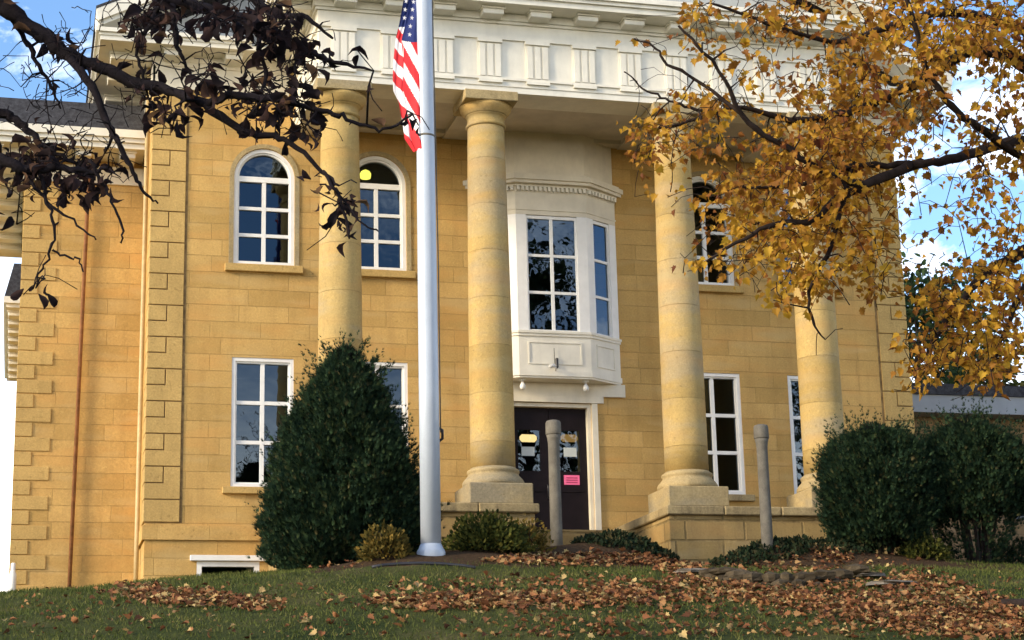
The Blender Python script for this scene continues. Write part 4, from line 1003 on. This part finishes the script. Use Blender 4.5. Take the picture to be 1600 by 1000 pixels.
p = at_y(6, 880, 38); back_tree('leafy_tree', 'small grey green tree at the left edge beyond the wing', p[0]-1.3, 38, 3.6, 1.5, 1600, M['farleaf'], .2, z0=-1.2)

# ---- fallen leaves, grass, ground cover
def poly_px(poly, n):
    xs = [p[0] for p in poly]; ys = [p[1] for p in poly]; out = []
    while len(out) < n:
        x = rnd.uniform(min(xs), max(xs)); y = rnd.uniform(min(ys), max(ys)); c = False; j = len(poly)-1
        for i in range(len(poly)):
            (xi, yi), (xj, yj) = poly[i], poly[j]
            if (yi > y) != (yj > y) and x < (xj-xi)*(y-yi)/(yj-yi)+xi: c = not c
            j = i
        if c: out.append((x, y))
    return out
pl = []
def drift(poly, n, jx=14, jy=3):
    pl.extend([(x+rnd.gauss(0, jx), y+rnd.gauss(0, jy)) for x, y in poly_px(poly, n)])
drift([(170, 912), (230, 918), (330, 928), (440, 945), (430, 953), (300, 950), (200, 940)], 900, 14, 3)
drift([(560, 940), (700, 932), (900, 930), (1010, 925), (1000, 945), (850, 952), (640, 955)], 1500, 14, 3)
drift([(740, 878), (860, 868), (1010, 868), (1050, 880), (1000, 886), (850, 885)], 900, 8, 2)
drift([(900, 922), (1000, 915), (1100, 905), (1250, 930), (1330, 940), (1000, 945)], 900, 14, 3)
drift([(1040, 868), (1110, 890), (1120, 905), (1060, 912), (1020, 890)], 450, 8, 3)
drift([(1110, 925), (1350, 930), (1400, 900), (1480, 905), (1540, 935), (1600, 950), (1600, 1000), (1470, 1000), (1300, 965), (1180, 945)], 2900, 12, 4)
drift([(1130, 870), (1280, 855), (1400, 870), (1470, 900), (1400, 925), (1150, 925)], 420, 10, 3)
drift([(1270, 858), (1340, 860), (1330, 880), (1270, 876)], 160, 6, 3)
drift([(1120, 885), (1350, 885), (1350, 925), (1120, 925)], 260, 8, 3)
drift([(600, 915), (900, 900), (1000, 900), (980, 930), (620, 930)], 260, 20, 4)
drift([(0, 915), (1600, 900), (1600, 1000), (0, 1000)], 800, 5, 2)
drift([(800, 950), (1600, 950), (1600, 1000), (800, 1000)], 500, 5, 2)
drift([(560, 888), (420, 892), (440, 884), (560, 882)], 60, 8, 2)
a = np.array(pl); Pg, ok = hit_ground(a[:, 0], a[:, 1])
xr = np.stack([nrs.uniform(-30, 22, 2600), nrs.uniform(-34, -3, 2600)], 1); Pe = np.stack([xr[:, 0], xr[:, 1], ground(xr[:, 0], xr[:, 1])], 1)
px_, py_ = zip(*[pix(p) for p in Pe]); px_ = np.array(px_); out = (px_ < -20) | (px_ > 1620); Pe = Pe[out]
Pg = np.concatenate([Pg, Pe]); keep = (Pg[:, 1] < -3.75); Pg = Pg[keep]; n = len(Pg)
Pg[:, 2] += nrs.uniform(.02, .06, n)
Dg = np.stack([np.cos(q := nrs.uniform(0, 6.28, n)), np.sin(q), nrs.normal(.05, .38, n)], 1)
tag(scatter('fallen_leaves', MAPLE, MAPLE_F, Pg, Dg, np.stack([nrs.normal(0, .55, n), nrs.normal(-.2, .55, n), np.ones(n)], 1), nrs.choice([.04, .055, .07, .09, .11], n)*nrs.uniform(.85, 1.15, n), M['fallen']), 'tan and orange fallen leaves drifted across the sloping lawn', 'leaves', kind='stuff')
# grass blades, thick where the lawn is in view
ng = 120000
gx = nrs.uniform(-17, 13, ng); gy = -4-np.abs(nrs.beta(1.1, 1.5, ng))*17
bedm = (gy+nrs.normal(0, .25, ng)+.25*np.sin(gx*.9)+.9*(gx < -2.6) > -8.3) & (gx > -6.4) & (gx < 5.5); gx, gy = gx[~bedm], gy[~bedm]
ng = len(gx); Gp = np.stack([gx, gy, ground(gx, gy)-.005], 1)
Gd = np.stack([nrs.normal(0, .5, ng), nrs.normal(0, .5, ng), np.ones(ng)], 1)
tag(scatter('grass', [(-.11, 0, 0), (.11, 0, 0), (.0, 1, .15)], [[0, 1, 2]], Gp, Gd, runit(ng), nrs.uniform(.035, .085, ng), M['grass']), 'short green lawn grass on the slope below the courthouse', 'grass', kind='stuff')
def cover(label, spots, n, mat, size):
    P_ = []
    for x, y, rx, ry, w in spots:
        m = int(n*w); a = nrs.uniform(0, 6.28, m); r = np.sqrt(nrs.rand(m)); X = x+rx*r*np.cos(a); Y = y+ry*r*np.sin(a)
        P_.append(np.stack([X, Y, ground(X, Y)+nrs.uniform(.0, .16, m)*(1-.6*r)], 1))
    P_ = np.concatenate(P_); m = len(P_)
    tag(scatter('ground_cover', OVAL, OVAL_F, P_, nrs.normal(0, 1, (m, 3))+np.array([0, 0, .9]), runit(m), size*nrs.uniform(.6, 1.3, m), mat), label, 'ground cover', kind='stuff')
cover('dark creeping ground cover on the mound left of the walk', [(-.45, -6.2, 1.0, .7, 1)], 2200, M['gcover'], .085)
cover('dark creeping ground cover on the mound around the right post', [(2.1, -6.4, 1.0, .7, .7), (3.4, -6.4, .8, .6, .3)], 2400, M['gcover'], .085)

# rubble edging right of the walk and the flat stones by it
def rock(mb, c, sx, sy, sz, rot=0):
    n = 9; vs = []; fs = []; m = 5
    for j in range(m):
        v = -1+2*j/(m-1); w = (1-abs(v)**3.2)**.45*.98+.02
        for k in range(n):
            a = 2*math.pi*k/n; sq = 1/max(abs(math.cos(a)), abs(math.sin(a)))**.65
            r = w*sq*rnd.uniform(.78, 1.08); lx, ly = sx*r*math.cos(a), sy*r*math.sin(a)
            vs.append((c[0]+lx*math.cos(rot)-ly*math.sin(rot), c[1]+lx*math.sin(rot)+ly*math.cos(rot), c[2]+sz*v*rnd.uniform(.9, 1.05)))
    for j in range(m-1):
        for k in range(n): fs.append((j*n+k, j*n+(k+1) % n, (j+1)*n+(k+1) % n, (j+1)*n+k))
    fs += [tuple(range(n-1, -1, -1)), tuple((m-1)*n+k for k in range(n))]; mb.add(vs, fs)
M['rubble'] = plain('rubble_stone', (.082, .062, .038), .95, .35, 3, .15, .5, dirt=.6, grain=.3)
M['flag_stone'] = plain('flat_grey_stone', (.19, .165, .135), .95, .25, 3, .15, .4, grain=.25)
mb = MB(); pa, _ = hit_ground([1115, 1160, 1220, 1290, 1350], [905, 912, 916, 914, 905])
line = smooth(pa, 5)
for course in range(2):
    for i in range(course % 2, len(line)-1, 2):
        c = line[i]+np.array([0, .12*course+rnd.uniform(-.05, .05), -.02+.16*course+rnd.uniform(-.04, .04)]); rock(mb, c, rnd.uniform(.12, .26), .16, rnd.uniform(.075, .125), rnd.uniform(-.15, .15)-.1)
tag(mb.build('rubble_edging', M['rubble']), 'low dry rubble stone edging below the right concrete post', 'stone edging')
for (x, y, sx, lb) in ((1352, 904, .34, 'flat grey stone at the end of the rubble edging, the upper of two'), (1388, 917, .40, 'flat grey stone lying lowest before the leaf drift'), (1085, 898, .36, 'worn tan stone slab at the foot of the walk')):
    q, ok = hit_ground([x], [y]); mb = MB(); rock(mb, q[0]+np.array([0, 0, .045]), sx, .3, .06, rnd.uniform(-.2, .2)); tag(mb.build('flat_stone', M['flag_stone']), lb, 'stone')
q, ok = hit_ground([1565, 1640], [951, 956]); mb = MB(); mb.tube([q[0]+np.array([0, 0, .05]), (q[0]+q[1])/2+np.array([0, 0, .07]), q[1]+np.array([0, 0, .05])], [.08, .09, .085], 9)
tag(mb.build('log', M['bark']), 'dark weathered log edging the leaves at the right', 'log')

# unseen trees beside and behind the camera, set there for the glass to mirror
def mirrored_tree_mass():
    t = Tree(); P_ = []
    for x, y, h, r in ((7.5, -29, 21, 5), (16, -31, 20, 5), (25, -33, 20, 5.5), (36, -40, 19, 6)):
        z = on_ground(x, y); t.limb([(x, y, z), (x, y, z+h*.5), (x, y, z+h*.9)], .5, .06, .05)
        for k in range(26):
            u = rnd.uniform(.12, 1); rr = r*(1-.7*abs(u-.45))*rnd.uniform(.3, 1); q = rnd.uniform(0, 6.28); c = np.array([x+rr*math.cos(q), y+rr*math.sin(q), z+h*u])
            t.twig_to(c, r=.05); P_.append(c+nrs.normal(0, r*.16, (260, 3)))
    for x, y, h in ((-3, -56, 19), (3, -60, 20), (-9, -60, 18)):
        z = on_ground(x, y); t.limb([(x, y, z), (x+.3, y, z+h*.3), (x, y, z+h*.6), (x+.4, y, z+h)], .4, .05, .1)
        for k in range(150):
            u = rnd.uniform(.25, 1.05); rr = 6*(1-.6*abs(u-.5))*rnd.uniform(.2, 1); q = rnd.uniform(0, 6.28); t.twig_to(np.array([x+rr*math.cos(q), y+rr*math.sin(q), z+h*u]), r=.08)
    P_ = np.concatenate(P_); m = len(P_)
    o = scatter('mirrored_trees', OVAL, OVAL_F, P_, runit(m), runit(m), np.full(m, .42)*nrs.uniform(.6, 1.3, m), M['farleaf'])
    o2 = t.mb.build('mirrored_branches', M['bark'], o, recalc=False)
    tag(o, 'unseen trees beside and behind the camera that the window glass mirrors', 'trees', kind='stuff')
mirrored_tree_mass()

# ------------------------------------------------------------------ light, sky, camera
SUN_AZ, SUN_EL = math.radians(72), math.radians(20)     # azimuth measured from the facade's outward normal towards the left
sd = Vector((-math.sin(SUN_AZ)*math.cos(SUN_EL), -math.cos(SUN_AZ)*math.cos(SUN_EL), math.sin(SUN_EL)))
L = bpy.data.lights.new('sun', 'SUN'); L.energy = 2.3; L.angle = math.radians(14); L.color = (1.0, .83, .58)
so = bpy.data.objects.new('sun', L); COL.objects.link(so); so.rotation_euler = (-sd).to_track_quat('-Z', 'Y').to_euler(); so.location = (-30, -20, 30)
w = bpy.data.worlds.new('World'); scene.world = w; w.use_nodes = True; nt = w.node_tree; n = N(nt)
bg = nt.nodes['Background']
sky = n.node('ShaderNodeTexSky', sky_type='NISHITA'); sky.sun_disc = False; sky.sun_elevation = SUN_EL; sky.sun_rotation = math.atan2(sd.x, sd.y)
sky.air_density = 1.0; sky.dust_density = .3; sky.ozone_density = 4.0
tc = n.node('ShaderNodeTexCoord').outputs['Generated']
cl = n.noise(n.mapping(tc, (1, 1, 1.8), (.3, .1, 0)), 9.0, 7, .6, .3)
mask = n.ramp(cl, [(.54, 0.0), (.70, 1.0)])
sx = n.node('ShaderNodeSeparateXYZ'); n.link(tc, sx.inputs[0])
low = n.ramp(sx.outputs[2], [(.14, 1.0), (.25, 0.0)])
mask = n.math('MAXIMUM', n.math('MULTIPLY', mask, .9), n.math('MULTIPLY', low, .8))
n.link(n.mix(mask, sky.outputs[0], n.mix(low, (8.5, 8.7, 9.2), (16.0, 14.6, 12.4))), bg.inputs[0]); bg.inputs[1].default_value = .14
cd = bpy.data.cameras.new('camera'); cd.sensor_width = 36; cd.lens = FPX/1600*36; cd.clip_end = 2000; cd.clip_start = .1
cam = bpy.data.objects.new('camera', cd); COL.objects.link(cam)
mw = Matrix.Identity(4)
for i in range(3): mw[i][0], mw[i][1], mw[i][2], mw[i][3] = AR[i], AU[i], -AF[i], CAM[i]
cam.matrix_world = mw; scene.camera = cam
scene.view_settings.view_transform = 'Standard'; scene.view_settings.look = 'None'; scene.view_settings.exposure = 1.2; scene.view_settings.gamma = 1
scene.render.engine = 'CYCLES'; scene.cycles.max_bounces = 6; scene.cycles.transparent_max_bounces = 12
